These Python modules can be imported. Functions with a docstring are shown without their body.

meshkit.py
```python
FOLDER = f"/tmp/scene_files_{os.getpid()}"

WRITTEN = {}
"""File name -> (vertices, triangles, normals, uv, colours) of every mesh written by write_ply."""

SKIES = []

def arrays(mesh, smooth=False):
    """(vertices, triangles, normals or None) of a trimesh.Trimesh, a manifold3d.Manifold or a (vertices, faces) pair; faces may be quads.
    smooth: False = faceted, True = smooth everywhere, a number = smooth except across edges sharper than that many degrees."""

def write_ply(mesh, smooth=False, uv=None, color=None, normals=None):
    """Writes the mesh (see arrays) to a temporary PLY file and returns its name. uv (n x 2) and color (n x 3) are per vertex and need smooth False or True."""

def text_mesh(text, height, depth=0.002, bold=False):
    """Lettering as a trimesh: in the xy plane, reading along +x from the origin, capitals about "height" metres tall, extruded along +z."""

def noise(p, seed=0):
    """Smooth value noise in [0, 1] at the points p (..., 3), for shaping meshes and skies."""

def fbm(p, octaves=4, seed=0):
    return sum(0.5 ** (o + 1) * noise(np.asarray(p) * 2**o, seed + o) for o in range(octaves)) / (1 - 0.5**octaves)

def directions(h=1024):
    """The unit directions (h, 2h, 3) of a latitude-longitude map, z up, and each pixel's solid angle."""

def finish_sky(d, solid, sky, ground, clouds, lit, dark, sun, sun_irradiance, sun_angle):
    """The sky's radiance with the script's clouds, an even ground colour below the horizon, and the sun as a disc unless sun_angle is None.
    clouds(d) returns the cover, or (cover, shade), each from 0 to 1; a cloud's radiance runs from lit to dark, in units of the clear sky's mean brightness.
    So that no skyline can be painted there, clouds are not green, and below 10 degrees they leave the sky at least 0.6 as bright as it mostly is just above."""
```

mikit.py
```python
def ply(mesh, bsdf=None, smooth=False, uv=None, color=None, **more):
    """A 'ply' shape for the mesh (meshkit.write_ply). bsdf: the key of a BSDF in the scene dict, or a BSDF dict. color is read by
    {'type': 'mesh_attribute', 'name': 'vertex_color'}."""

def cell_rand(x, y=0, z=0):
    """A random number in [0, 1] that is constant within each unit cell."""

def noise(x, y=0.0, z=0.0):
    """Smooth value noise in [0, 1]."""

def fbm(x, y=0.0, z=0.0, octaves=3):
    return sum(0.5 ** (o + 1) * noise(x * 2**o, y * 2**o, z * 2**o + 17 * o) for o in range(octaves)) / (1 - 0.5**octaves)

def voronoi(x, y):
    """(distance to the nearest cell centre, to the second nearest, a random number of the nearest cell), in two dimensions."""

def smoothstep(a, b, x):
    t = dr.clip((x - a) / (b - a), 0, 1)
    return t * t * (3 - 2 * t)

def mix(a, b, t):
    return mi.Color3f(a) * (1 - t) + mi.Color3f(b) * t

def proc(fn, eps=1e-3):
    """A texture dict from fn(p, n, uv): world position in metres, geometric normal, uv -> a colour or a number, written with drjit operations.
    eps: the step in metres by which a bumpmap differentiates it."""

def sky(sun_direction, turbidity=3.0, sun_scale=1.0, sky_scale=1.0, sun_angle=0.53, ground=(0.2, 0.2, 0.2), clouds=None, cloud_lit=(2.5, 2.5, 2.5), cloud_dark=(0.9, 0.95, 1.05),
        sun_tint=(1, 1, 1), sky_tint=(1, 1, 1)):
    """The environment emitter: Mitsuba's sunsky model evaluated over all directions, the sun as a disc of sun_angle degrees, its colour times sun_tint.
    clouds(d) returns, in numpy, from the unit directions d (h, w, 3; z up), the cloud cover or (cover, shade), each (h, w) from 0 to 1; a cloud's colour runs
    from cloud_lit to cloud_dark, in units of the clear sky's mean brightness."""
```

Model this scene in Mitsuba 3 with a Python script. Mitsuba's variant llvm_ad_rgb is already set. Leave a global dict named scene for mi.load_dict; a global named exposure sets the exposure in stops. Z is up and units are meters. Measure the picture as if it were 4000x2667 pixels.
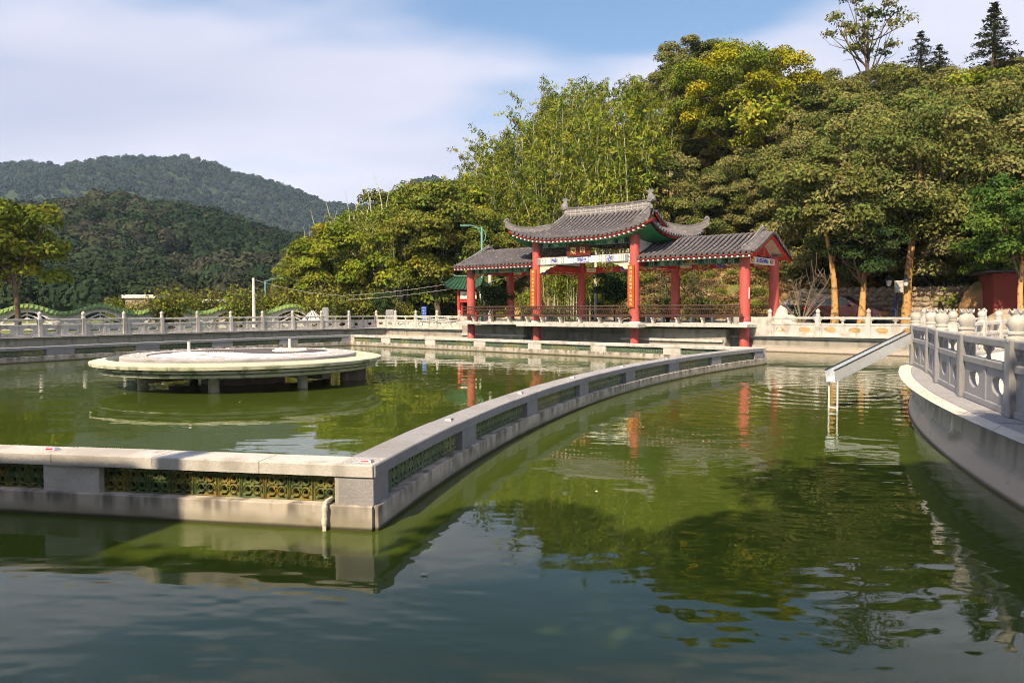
import math, random
import numpy as np, trimesh, drjit as dr, mitsuba as mi, mikit, meshkit
from shapely.geometry import Polygon, Point, LineString, box as sbox
from shapely.ops import unary_union
from shapely import affinity
T = mi.ScalarTransform4f
scene, labels = {}, {}

# ---------------------------------------------------------------- camera, sky, exposure
CAM = np.array([0.0, 0.0, 2.3])
PITCH, ROLL = math.atan(123.5 / 3005.0), math.radians(0.2)
FWD = np.array([0, math.cos(PITCH), -math.sin(PITCH)])
scene['camera'] = {'type': 'perspective', 'fov': 2 * math.degrees(math.atan(2000 / 3005.0)), 'fov_axis': 'x', 'near_clip': 0.1, 'far_clip': 9000.0,
                   'to_world': T().look_at(origin=CAM.tolist(), target=(CAM + FWD * 10).tolist(), up=[math.sin(ROLL), 0, math.cos(ROLL)]),
                   'medium': {'type': 'ref', 'id': 'haze_air'}}
SUN = np.array([-0.47, -0.88, 0.86])


def clouds(d):
    x, y, z = d[..., 0], d[..., 1], np.maximum(d[..., 2], 1e-3)
    az, el = np.degrees(np.arctan2(x, y)), np.degrees(np.arcsin(np.clip(z, 0, 1)))
    p = np.stack([x / (z + 0.16), y / (z + 0.16), 0 * z], -1)
    n = meshkit.fbm(p * [0.55, 0.9, 1], 6, 3)
    big = meshkit.fbm(p * [0.22, 0.4, 1] + 4.3, 3, 11)
    wisps = meshkit.fbm(p * [1.1, 2.4, 1] + 9.1, 5, 23)

    def blob(a, e, sa, se):
        return np.exp(-((az - a) / sa) ** 2 - ((el - e) / se) ** 2)
    bias = 0.34 * np.exp(-((el - 5) / 11.0) ** 2) + 0.12
    bias = bias - 0.40 * blob(-27, 22.5, 12, 2.6) - 0.50 * blob(10, 19.6, 7, 1.5) - 0.55 * blob(17, 21.8, 8, 1.9) + 0.30 * blob(-10, 17, 9, 5) + 0.40 * blob(15, 16.2, 9, 2.4) + 0.12 * blob(30, 17, 9, 4)
    c = (n - 0.5) * 2.1 + (big - 0.5) * 0.7 + (wisps - 0.5) * 0.9 + 0.66 + bias
    cover = np.clip((c - 0.18) / 0.62, 0, 1)
    cover = cover * cover * (3 - 2 * cover)
    shade = np.clip(0.45 + 2.6 * (meshkit.fbm(p * [0.5, 1.1, 1] + 31.7, 5, 41) - 0.5) + 0.9 * (0.5 - n), 0, 1)
    return cover * 0.93, shade


scene['sky'] = mikit.sky(SUN, turbidity=3.0, clouds=clouds, cloud_lit=(2.4, 2.3, 2.58), cloud_dark=(1.5, 1.54, 1.95), sun_tint=(1.0, 0.985, 0.945))
exposure = 2.35

# ---------------------------------------------------------------- measured layout (metres): a ring pond round RC
RC = np.array([47.105, -1.399])
R_IN, R_LEFT, R_BANK, R_OUT = 49.45, 77.65, 42.42, 86.75
A_FAR, A_NEAR, GAP = 137.994, 169.094, 9.77
WATER_TOP, WALL_H, CAP_Z = 0.0, 0.69, 0.85


def unit(deg):
    return np.array([math.cos(math.radians(deg)), math.sin(math.radians(deg))])


D_FAR, D_NEAR = unit(A_FAR), unit(A_NEAR)
N_FAR, N_NEAR = np.array([-D_FAR[1], D_FAR[0]]), np.array([-D_NEAR[1], D_NEAR[0]])


def on_arc(R, deg):
    return RC + R * unit(deg)


def on_far(t, off=0.0):
    return RC + t * D_FAR + off * N_FAR


def on_near(t, off=0.0):
    return RC + t * D_NEAR + off * N_NEAR


def sstep(a, b, x):
    t = np.clip((np.asarray(x, float) - a) / (b - a), 0, 1)
    return t * t * (3 - 2 * t)


def ground_h(x, y):
    """Height of the land: the terrace round the pond, the road behind the pavilion, the wooded slope."""
    px, py = np.asarray(x, float) - RC[0], np.asarray(y, float) - RC[1]
    q = -(px * N_FAR[0] + py * N_FAR[1]) - GAP
    s = px * D_FAR[0] + py * D_FAR[1]
    h = 0.84 + 0.55 * sstep(1.5, 5, q) * (1 - sstep(88, 95, s))
    w = 1 - sstep(97, 130, s)
    e = np.maximum(0, q - 12.8)
    hill = np.where(e < 44, 0.56 * e, 0.56 * 44 + 0.10 * (e - 44))
    hill = np.minimum(hill, 33)
    left = 0.16 * np.clip(q - 16, 0, 30) * sstep(70, 82, s) * (1 - sstep(100, 125, s))
    wob = (meshkit.fbm(np.stack([np.asarray(x, float) * 0.18, np.asarray(y, float) * 0.18, 0 * px], -1), 3, 5) - 0.5) * 1.6 * sstep(13, 20, q) * w
    return h + hill * w + left + wob

# ---------------------------------------------------------------- materials
noise, fbm, sm, mix, crand, voronoi = mikit.noise, mikit.fbm, mikit.smoothstep, mikit.mix, mikit.cell_rand, mikit.voronoi


def mat(key, fn, rough=0.8, spec=0.3, bump=None, two=True, eps=0.004, **more):
    color = mikit.proc(fn) if callable(fn) else ({'type': 'rgb', 'value': list(fn)} if not isinstance(fn, dict) else fn)
    b = {'type': 'principled', 'base_color': color, 'roughness': rough, 'specular': spec, **more}
    if bump:
        b = {'type': 'bumpmap', 'bump': mikit.proc(bump[0], eps=eps), 'scale': bump[1], 'bsdf': b}
    scene[key] = {'type': 'twosided', 'bsdf': b} if two else b


def speckle(a, b, grain=90.0, dirt=(0.13, 0.12, 0.09), dirt_amt=0.5, streak=0.0):
    def fn(p, n, uv):
        g = noise(p.x * grain, p.y * grain, p.z * grain)
        l = fbm(p.x * 0.9, p.y * 0.9, p.z * 1.7, 4)
        c = mix(a, b, g * 0.6 + l * 0.4)
        d = sm(0.5, 0.8, fbm(p.x * 2.3 + 7, p.y * 2.3, p.z * 3.1, 4)) * dirt_amt
        if streak:
            v = sm(0.48, 0.85, noise((p.x + p.y * 0.3) * 7, p.y * 7, p.z * 0.7)) * streak
            d = dr.maximum(d, v)
        return mix(c, dirt, d)
    return fn


bumpy = lambda s: (lambda p, n, uv: fbm(p.x * s, p.y * s, p.z * s, 3))
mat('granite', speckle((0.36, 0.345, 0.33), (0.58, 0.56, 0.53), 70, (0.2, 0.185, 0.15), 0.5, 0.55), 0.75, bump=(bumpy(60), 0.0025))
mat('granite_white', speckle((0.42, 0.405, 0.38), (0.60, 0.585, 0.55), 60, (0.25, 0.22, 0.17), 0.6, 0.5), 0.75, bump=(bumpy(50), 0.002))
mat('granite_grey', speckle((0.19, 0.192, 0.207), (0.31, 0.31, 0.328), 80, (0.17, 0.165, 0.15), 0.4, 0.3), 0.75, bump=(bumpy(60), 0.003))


def base_fn(p, n, uv):
    l = fbm(p.x * 1.1, p.y * 1.1, p.z * 2.2, 4)
    c = mix((0.36, 0.325, 0.275), (0.52, 0.48, 0.42), l)
    c = mix(c, (0.54, 0.43, 0.35), sm(0.55, 0.75, fbm(p.x * 0.8 + 3, p.y * 0.8, p.z * 4, 3)) * 0.45)
    v = sm(0.36, 0.7, fbm((p.x + p.y) * 5.0, (p.x - p.y) * 5.0, p.z * 1.2, 3)) * sm(-0.02, 0.24, p.z)
    c = mix(c, (0.085, 0.08, 0.068), v * 0.8)
    c = mix(c, (0.13, 0.10, 0.06), sm(0.6, 0.78, fbm(p.x * 3, p.y * 3, p.z * 3 + 5, 4)) * 0.6)
    c = mix(c, (0.16, 0.15, 0.09), (1 - sm(0.03, 0.17, p.z + 0.07 * (noise(p.x * 5, p.y * 5, 1.0) - 0.5))) * 0.55)
    wet = 1 - sm(0.015, 0.045 + 0.03 * noise(p.x * 3, p.y * 3, 1.0), p.z)
    return mix(c, (0.035, 0.035, 0.016), wet * 0.92)


mat('stained_concrete', base_fn, 0.85, bump=(bumpy(14), 0.008))


def face_fn(p, n, uv):
    l = fbm(p.x * 0.8, p.y * 0.8, p.z * 1.6, 4)
    c = mix((0.24, 0.225, 0.195), (0.39, 0.36, 0.31), l)
    band = sm(0.36, 0.2, p.z + 0.22 * (noise(p.x * 0.9, p.y * 0.9) - 0.5))
    c = mix(c, (0.48, 0.40, 0.33), band * 0.7)
    v = sm(0.5, 0.8, noise((p.x + p.y * 0.4) * 4.5, p.y * 4.5, p.z * 0.6)) * sm(0.15, 0.6, p.z)
    c = mix(c, (0.12, 0.115, 0.10), v * 0.6)
    w = sm(0.82, 0.9, noise((p.x + p.y * 0.3) * 3.2 + 40, p.y * 3.2, p.z * 0.45)) * sm(0.2, 0.5, p.z)
    c = mix(c, (0.62, 0.6, 0.55), w * 0.7)
    c = mix(c, (0.15, 0.12, 0.08), sm(0.62, 0.76, fbm(p.x * 2.2, p.y * 2.2, p.z * 3 + 9, 4)) * 0.5)
    return mix(c, (0.05, 0.046, 0.024), (1 - sm(0.012, 0.07, p.z)) * 0.85)


mat('bank_face', face_fn, 0.85, bump=(bumpy(9), 0.012))


def lime_fn(p, n, uv):
    c = mix((0.36, 0.36, 0.27), (0.50, 0.50, 0.39), fbm(p.x * 2, p.y * 2, p.z * 2, 4))
    m = sm(0.42, 0.68, fbm(p.x * 2.3 + 3, p.y * 2.3, p.z * 2, 4)) * sm(0.80, 0.7, p.z)
    c = mix(c, (0.31, 0.35, 0.19), m * 0.85)
    return mix(c, (0.10, 0.13, 0.06), sm(0.5, 0.7, fbm(p.x * 5, p.y * 5, p.z * 1.2, 3)) * 0.75 * sm(0.85, 0.7, p.z))


mat('mossy_concrete', lime_fn, 0.85, bump=(bumpy(30), 0.006))
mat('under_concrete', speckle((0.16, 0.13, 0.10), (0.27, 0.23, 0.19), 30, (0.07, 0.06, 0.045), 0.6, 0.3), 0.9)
mat('disc_grey', speckle((0.27, 0.26, 0.26), (0.40, 0.385, 0.38), 50, (0.14, 0.13, 0.12), 0.5), 0.8)
mat('disc_dark', speckle((0.055, 0.047, 0.048), (0.10, 0.088, 0.09), 40, (0.2, 0.18, 0.16), 0.15), 0.75)
mat('disc_white', lambda p, n, uv: mix(mix((0.46, 0.445, 0.46), (0.60, 0.585, 0.60), noise(p.x * 8, p.y * 8)), (0.22, 0.215, 0.215), sm(0.47, 0.7, fbm(p.x * 1.6, p.y * 3.2, 0.0, 5)) * 0.8), 0.8)
mat('white_paint', speckle((0.58, 0.565, 0.53), (0.72, 0.71, 0.67), 20, (0.34, 0.3, 0.25), 0.45), 0.7)
mat('plaster', speckle((0.62, 0.61, 0.58), (0.72, 0.71, 0.69), 10, (0.4, 0.38, 0.33), 0.4), 0.85)


def brick_fn(p, n, uv):
    row = dr.floor(p.z / 0.075)
    u = p.x * 0.9 + p.y * 0.3 + 0.11 * (row - 2 * dr.floor(row / 2))
    fz, fu = p.z / 0.075 - row, u / 0.23 - dr.floor(u / 0.23)
    j = dr.maximum(sm(0.85, 0.95, fz), sm(0.93, 0.97, fu))
    return mix(mix((0.50, 0.49, 0.46), (0.66, 0.65, 0.62), crand(row, dr.floor(u / 0.23))), (0.3, 0.29, 0.27), j * 0.8)


mat('pale_brick', brick_fn, 0.85)


def glaze_fn(p, n, uv):
    c = mix((0.07, 0.10, 0.04), (0.22, 0.205, 0.055), sm(0.3, 0.7, fbm(p.x * 5, p.y * 5, p.z * 6, 3)))
    c = mix(c, (0.24, 0.15, 0.04), sm(0.55, 0.8, noise(p.x * 9, p.y * 9, p.z * 11)) * 0.7)
    c = mix(c, (0.09, 0.16, 0.07), sm(0.5, 0.7, noise(p.x * 3.1 + 8, p.y * 3.1, 0.3)) * 0.7)
    return mix(c, (0.06, 0.055, 0.03), sm(0.55, 0.75, fbm(p.x * 14, p.y * 14, p.z * 14, 3)) * 0.6)


mat('lattice_glaze', glaze_fn, 0.3, 0.5, clearcoat=0.4, clearcoat_gloss=0.85)
mat('lattice_glaze_green', lambda p, n, uv: mix(mix((0.06, 0.10, 0.07), (0.17, 0.22, 0.14), fbm(p.x * 3, p.y * 3, p.z * 6, 3)), (0.28, 0.27, 0.12), sm(0.5, 0.7, noise(p.x * 0.8, p.y * 0.8)) * 0.5), 0.35, 0.5)
mat('green_glaze', lambda p, n, uv: mix((0.10, 0.20, 0.045), (0.27, 0.36, 0.11), fbm(p.x * 5, p.y * 5, p.z * 5, 3)), 0.3, 0.5)
mat('green_dark', lambda p, n, uv: mix((0.015, 0.055, 0.028), (0.04, 0.11, 0.055), noise(p.x * 6, p.y * 6, p.z * 6)), 0.35, 0.5)
mat('mesh_screen', lambda p, n, uv: mix((0.34, 0.40, 0.38), (0.55, 0.6, 0.58), noise(p.x * 6, p.y * 6, p.z * 6)), 0.6)
mat('screen_grey', lambda p, n, uv: mix((0.16, 0.21, 0.17), (0.30, 0.35, 0.28), fbm(p.x * 4, p.y * 4, p.z * 6, 3)), 0.8)


def red_fn(p, n, uv):
    c = mix((0.42, 0.075, 0.066), (0.52, 0.112, 0.098), fbm(p.x * 2.5, p.y * 2.5, p.z * 1.2, 4))
    c = mix(c, (0.60, 0.24, 0.20), sm(0.6, 0.8, fbm(p.x * 3 + 5, p.y * 3, p.z * 2.5, 5)) * 0.5 * sm(3.0, 1.4, p.z))
    return mix(c, (0.5, 0.4, 0.36), sm(0.70, 0.76, fbm(p.x * 6, p.y * 6, p.z * 5, 4)) * 0.8 * sm(2.2, 1.2, p.z))


mat('red_paint', red_fn, 0.55, 0.4)
mat('red_trim', lambda p, n, uv: mix((0.42, 0.035, 0.03), (0.55, 0.06, 0.05), noise(p.x * 4, p.y * 4, p.z * 4)), 0.5, 0.4)


def tile_fn(p, n, uv):
    c = mix((0.085, 0.078, 0.083), (0.175, 0.162, 0.17), fbm(p.x * 2.1, p.y * 2.1, p.z * 2.1, 4))
    return mix(c, (0.42, 0.40, 0.39), sm(0.66, 0.78, fbm(p.x * 9, p.y * 9, p.z * 9, 3)) * 0.75)


mat('roof_tile', tile_fn, 0.6, 0.35)
mat('pan_tile', lambda p, n, uv: mix((0.016, 0.015, 0.016), (0.04, 0.037, 0.038), fbm(p.x * 4, p.y * 4, p.z * 4, 3)), 0.7)
mat('ridge_clay', lambda p, n, uv: mix(mix((0.13, 0.125, 0.125), (0.26, 0.25, 0.25), fbm(p.x * 3, p.y * 3, p.z * 3, 4)), (0.5, 0.49, 0.47), sm(0.6, 0.75, fbm(p.x * 8, p.y * 8, p.z * 8, 3)) * 0.6), 0.65)
mat('mortar', (0.50, 0.48, 0.46), 0.85)
mat('green_paint', lambda p, n, uv: mix((0.02, 0.16, 0.07), (0.045, 0.26, 0.12), noise(p.x * 3, p.y * 3, p.z * 3)), 0.5, 0.4)
mat('beam_green', lambda p, n, uv: mix((0.045, 0.12, 0.075), (0.10, 0.2, 0.13), noise(p.x * 3, p.y * 3, p.z * 3)), 0.6)
mat('beam_dark', (0.025, 0.03, 0.045), 0.6)
mat('beam_pale', lambda p, n, uv: mix((0.30, 0.36, 0.28), (0.42, 0.46, 0.37), noise(p.x * 7, p.y * 7, p.z * 7)), 0.6)
mat('beam_white', lambda p, n, uv: mix((0.66, 0.68, 0.68), (0.78, 0.79, 0.78), noise(p.x * 5, p.y * 5, p.z * 5)), 0.6)
mat('blue_paint', lambda p, n, uv: mix((0.09, 0.10, 0.36), (0.55, 0.57, 0.72), sm(0.5, 0.62, fbm(p.x * 13, p.y * 13, p.z * 13, 3))), 0.6)
mat('gold_carving', lambda p, n, uv: mix((0.62, 0.42, 0.12), (0.25, 0.07, 0.03), sm(0.45, 0.55, fbm(p.x * 10, p.y * 10, p.z * 10, 3))), 0.5)
mat('pale_gold', lambda p, n, uv: mix((0.70, 0.58, 0.32), (0.82, 0.77, 0.6), sm(0.4, 0.6, fbm(p.x * 9, p.y * 9, p.z * 9, 3))), 0.5)
mat('gold_leaf', (0.78, 0.58, 0.22), 0.35, 0.5, metallic=0.3)
mat('plaque_red', lambda p, n, uv: mix((0.10, 0.018, 0.012), (0.17, 0.035, 0.02), noise(p.x * 6, p.y * 6, p.z * 2)), 0.45)
mat('couplet_red', lambda p, n, uv: mix((0.36, 0.07, 0.015), (0.46, 0.11, 0.025), noise(p.x * 4, p.y * 4, p.z * 1.5)), 0.5)
mat('old_wood', lambda p, n, uv: mix((0.045, 0.024, 0.018), (0.13, 0.075, 0.06), fbm(p.x * 5, p.y * 5, p.z * 5, 4)), 0.5, 0.4)
mat('galvanised', lambda p, n, uv: mix((0.60, 0.65, 0.67), (0.80, 0.84, 0.85), fbm(p.x * 12, p.y * 12, p.z * 12, 3)), 0.45, metallic=0.25)
mat('dark_metal', (0.05, 0.05, 0.055), 0.45, metallic=0.5)
mat('pvc', speckle((0.62, 0.58, 0.48), (0.74, 0.70, 0.6), 10, (0.3, 0.24, 0.14), 0.5), 0.4)
mat('stud_silver', (0.62, 0.62, 0.64), 0.3, metallic=0.6)
mat('stud_red', (0.45, 0.02, 0.03), 0.25)
mat('lamp_green', lambda p, n, uv: mix((0.14, 0.33, 0.27), (0.2, 0.42, 0.36), noise(p.x * 2, p.y * 2, p.z * 2)), 0.4)
mat('lamp_glass', (0.65, 0.66, 0.64), 0.25)
mat('pole_concrete', speckle((0.5, 0.48, 0.44), (0.66, 0.64, 0.6), 12, (0.3, 0.27, 0.22), 0.4), 0.85)
mat('sign_blue', (0.03, 0.09, 0.40), 0.5)
mat('sign_white', (0.72, 0.71, 0.66), 0.6)
mat('ink', (0.02, 0.02, 0.022), 0.6)
mat('car_paint', (0.035, 0.012, 0.014), 0.18, 0.6, clearcoat=1.0, clearcoat_gloss=0.95)
mat('car_glass', (0.012, 0.014, 0.016), 0.06, 0.7)
mat('chrome', (0.6, 0.6, 0.62), 0.15, metallic=0.95)
mat('rubber', (0.015, 0.015, 0.016), 0.8)
mat('tail_red', (0.62, 0.02, 0.015), 0.2)
mat('bin_green', (0.012, 0.035, 0.022), 0.45)
mat('pale_rock', speckle((0.45, 0.43, 0.40), (0.68, 0.66, 0.62), 20, (0.25, 0.22, 0.17), 0.5), 0.85, bump=(bumpy(5), 0.03))
mat('red_wall', lambda p, n, uv: mix((0.13, 0.022, 0.016), (0.2, 0.036, 0.026), fbm(p.x, p.y, p.z, 4)), 0.7)
mat('shutter_red', (0.18, 0.055, 0.06), 0.5)
mat('rubble', lambda p, n, uv: mix((0.17, 0.14, 0.10), (0.42, 0.34, 0.24), crand(dr.floor(p.x * 2.5), dr.floor(p.y * 2.5), dr.floor(p.z * 2.5)) * 0.6 + fbm(p.x * 3, p.y * 3, p.z * 3, 3) * 0.5), 0.9)
mat('red_soil', lambda p, n, uv: mix(mix((0.22, 0.12, 0.055), (0.36, 0.22, 0.10), fbm(p.x * 0.9, p.y * 0.9, p.z * 0.9, 4)), (0.09, 0.10, 0.03), sm(0.5, 0.66, fbm(p.x * 0.5 + 3, p.y * 0.5, p.z * 0.5, 4)) * 0.8), 0.95, bump=(bumpy(4), 0.08))


def ground_fn(p, n, uv):
    q = -((p.x - RC[0]) * N_FAR[0] + (p.y - RC[1]) * N_FAR[1]) - GAP
    s = (p.x - RC[0]) * D_FAR[0] + (p.y - RC[1]) * D_FAR[1]
    pav = mix((0.40, 0.37, 0.32), (0.52, 0.485, 0.43), fbm(p.x * 1.3, p.y * 1.3, 0.0, 4))
    joint = dr.maximum(sm(0.95, 0.99, s / 0.6 - dr.floor(s / 0.6)), sm(0.95, 0.99, q / 0.6 - dr.floor(q / 0.6)))
    pav = mix(pav, (0.2, 0.18, 0.16), joint * 0.6)
    road = mix((0.055, 0.052, 0.05), (0.10, 0.095, 0.09), fbm(p.x * 2, p.y * 2, 0.0, 4))
    litter = mix((0.28, 0.17, 0.07), (0.46, 0.33, 0.17), fbm(p.x * 3.3, p.y * 3.3, p.z * 3.3, 4))
    litter = mix(litter, (0.10, 0.13, 0.03), sm(0.48, 0.62, fbm(p.x * 0.45, p.y * 0.45, p.z * 0.5, 4)) * 0.85)
    litter = mix(litter, (0.30, 0.15, 0.06), sm(0.55, 0.7, fbm(p.x * 0.8 + 9, p.y * 0.8, p.z * 0.8, 3)) * 0.6)
    grass = mix((0.06, 0.09, 0.025), (0.15, 0.16, 0.05), fbm(p.x * 0.6, p.y * 0.6, 0.0, 4))
    c = mix(pav, road, sm(5.5, 6.0, q) * sm(12.6, 12.2, q))
    c = mix(c, litter, dr.maximum(sm(12.4, 12.9, q), sm(0.7, 1.0, q) * sm(5.8, 5.4, q) * sm(57.0, 55.5, s)))
    edge = dr.sqrt(dr.square(p.x - RC[0]) + dr.square(p.y - RC[1]))
    far = dr.maximum(sm(94.0, 97.0, edge) * sm(60.0, 70.0, s), sm(100.0, 115.0, s))
    return mix(c, grass, far)


mat('land', ground_fn, 0.9, bump=(bumpy(5), 0.02))


def hill_fn(p, n, uv):
    return mix((0.02, 0.035, 0.015), (0.045, 0.06, 0.025), fbm(p.x * 0.03, p.y * 0.03, p.z * 0.03, 4))


mat('wooded_ground', hill_fn, 0.95)

mat('pale_leaf', (0.55, 0.5, 0.36), 0.7)
mat('brown_leaf', (0.24, 0.14, 0.06), 0.7)
# leaves carry their colour per vertex
VC = {'type': 'mesh_attribute', 'name': 'vertex_color'}
scene['leaf'] = {'type': 'principledthin', 'base_color': VC, 'roughness': 0.55, 'diff_trans': 0.35, 'eta': 1.35}
scene['canopy_leaf'] = {'type': 'twosided', 'bsdf': {'type': 'diffuse', 'reflectance': VC}}
mat('bark', lambda p, n, uv: mix((0.06, 0.045, 0.03), (0.17, 0.13, 0.09), fbm(p.x * 6, p.y * 6, p.z * 2, 4)), 0.9)
mat('bark_pale', lambda p, n, uv: mix((0.28, 0.24, 0.18), (0.5, 0.44, 0.34), fbm(p.x * 5, p.y * 5, p.z * 1.5, 4)), 0.9)
mat('culm_pale', lambda p, n, uv: mix(mix((0.42, 0.44, 0.28), (0.64, 0.62, 0.48), noise(p.x * 1.2, p.y * 1.2, p.z * 0.5)), (0.75, 0.73, 0.64), sm(0.8, 0.9, p.z / 0.45 - dr.floor(p.z / 0.45)) * 0.8), 0.5)
mat('bark_dry', (0.24, 0.20, 0.15), 0.9)
mat('bark_ochre', lambda p, n, uv: mix(mix((0.42, 0.23, 0.075), (0.58, 0.36, 0.14), fbm(p.x * 4, p.y * 4, p.z * 3, 4)), (0.10, 0.06, 0.03), sm(0.55, 0.7, fbm(p.x * 7, p.y * 7, p.z * 6, 3)) * 0.8), 0.9, bump=(bumpy(12), 0.02))
mat('bamboo_culm', lambda p, n, uv: mix(mix((0.28, 0.33, 0.14), (0.52, 0.52, 0.34), noise(p.x * 1.2, p.y * 1.2, p.z * 0.3)), (0.62, 0.6, 0.5), sm(0.8, 0.9, p.z / 0.45 - dr.floor(p.z / 0.45)) * 0.8), 0.5)


def wave(p, n, uv):
    """Height of the ripples: long lazy swells with finer wind ripple in patches, and rings spreading from the chute."""
    x, y = p.x, p.y
    gust = 0.25 + 1.1 * sm(0.42, 0.68, fbm(x * 0.10 + 3.3, y * 0.055, 0.0, 3))
    wx, wy = x + 0.5 * noise(x * 0.5, y * 0.5, 2.0), y + 0.5 * noise(x * 0.5, y * 0.5, 5.0)
    h = 0.0065 * noise(wx * 0.75, wy * 1.5, 0.7) + 0.0032 * gust * noise(wx * 2.2 + wy * 0.6, wy * 4.4, 3.1)
    h = h + 0.0014 * gust * noise(wx * 5.5 + wy * 1.4, wy * 11.0, 6.1)
    d = dr.sqrt(dr.square(x - 9.0) + dr.square(y - 21.5))
    h = h + 0.0022 * dr.sin(d * 8.5 + 1.5 * noise(x, y)) * dr.exp(-dr.square((d - 3.0) / 4.5))
    return h


def water_fn(p, n, uv):
    return mix((0.044, 0.068, 0.008), (0.062, 0.088, 0.013), fbm(p.x * 0.09, p.y * 0.09, 0.0, 3))


scene['pond_water'] = {'type': 'bumpmap', 'bump': mikit.proc(wave, eps=0.01), 'scale': 1.0,
                       'bsdf': {'type': 'plastic', 'int_ior': 1.33, 'diffuse_reflectance': mikit.proc(water_fn), 'nonlinear': False}}

# ---------------------------------------------------------------- helpers
used = {}


def numbered(key):
    k = used.get(key, 0)
    used[key] = k + 1
    return key if k == 0 else f'{key}_{k:03d}'


def say(key, label=None, cat=None, group=None, kind=None):
    d = {k: v for k, v in (('label', label), ('category', cat), ('group', group), ('kind', kind)) if v}
    labels.setdefault(key, {}).update(d)


def thing(name, label, cat, group=None):
    key = numbered(name)
    say(key, label, cat, group)
    return key


def put(key, shape):
    scene[key] = shape
    return key


def part(parent, name, mesh, bsdf, smooth=False, color=None, to_world=None):
    """One mesh as a part (or a sub-part) of its holder."""
    key = numbered(parent + '__' + name)
    s = mesh if isinstance(mesh, dict) else mikit.ply(mesh, bsdf, smooth=smooth, color=color)
    if to_world is not None:
        s = {**s, 'to_world': T(np.asarray(to_world, float))}
    scene[key] = s
    return key


def solo(name, mesh, bsdf, label, cat, group=None, smooth=False, kind=None, color=None):
    key = numbered(name)
    say(key, label, cat, group, kind)
    scene[key] = mikit.ply(mesh, bsdf, smooth=smooth, color=color)
    return key


def join(ms):
    ms = [m if isinstance(m, trimesh.Trimesh) else trimesh.Trimesh(m[0], m[1], process=False) for m in ms]
    return trimesh.util.concatenate(ms) if len(ms) > 1 else ms[0]


def frame(x, y, z=0.0, ux=(1, 0)):
    """4x4 with local +x along ux (horizontal), +z up."""
    a = np.array(ux, float) / np.hypot(*ux)
    m = np.eye(4)
    m[:2, 0], m[:2, 1], m[:3, 3] = a, (-a[1], a[0]), (x, y, z)
    return m


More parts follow.
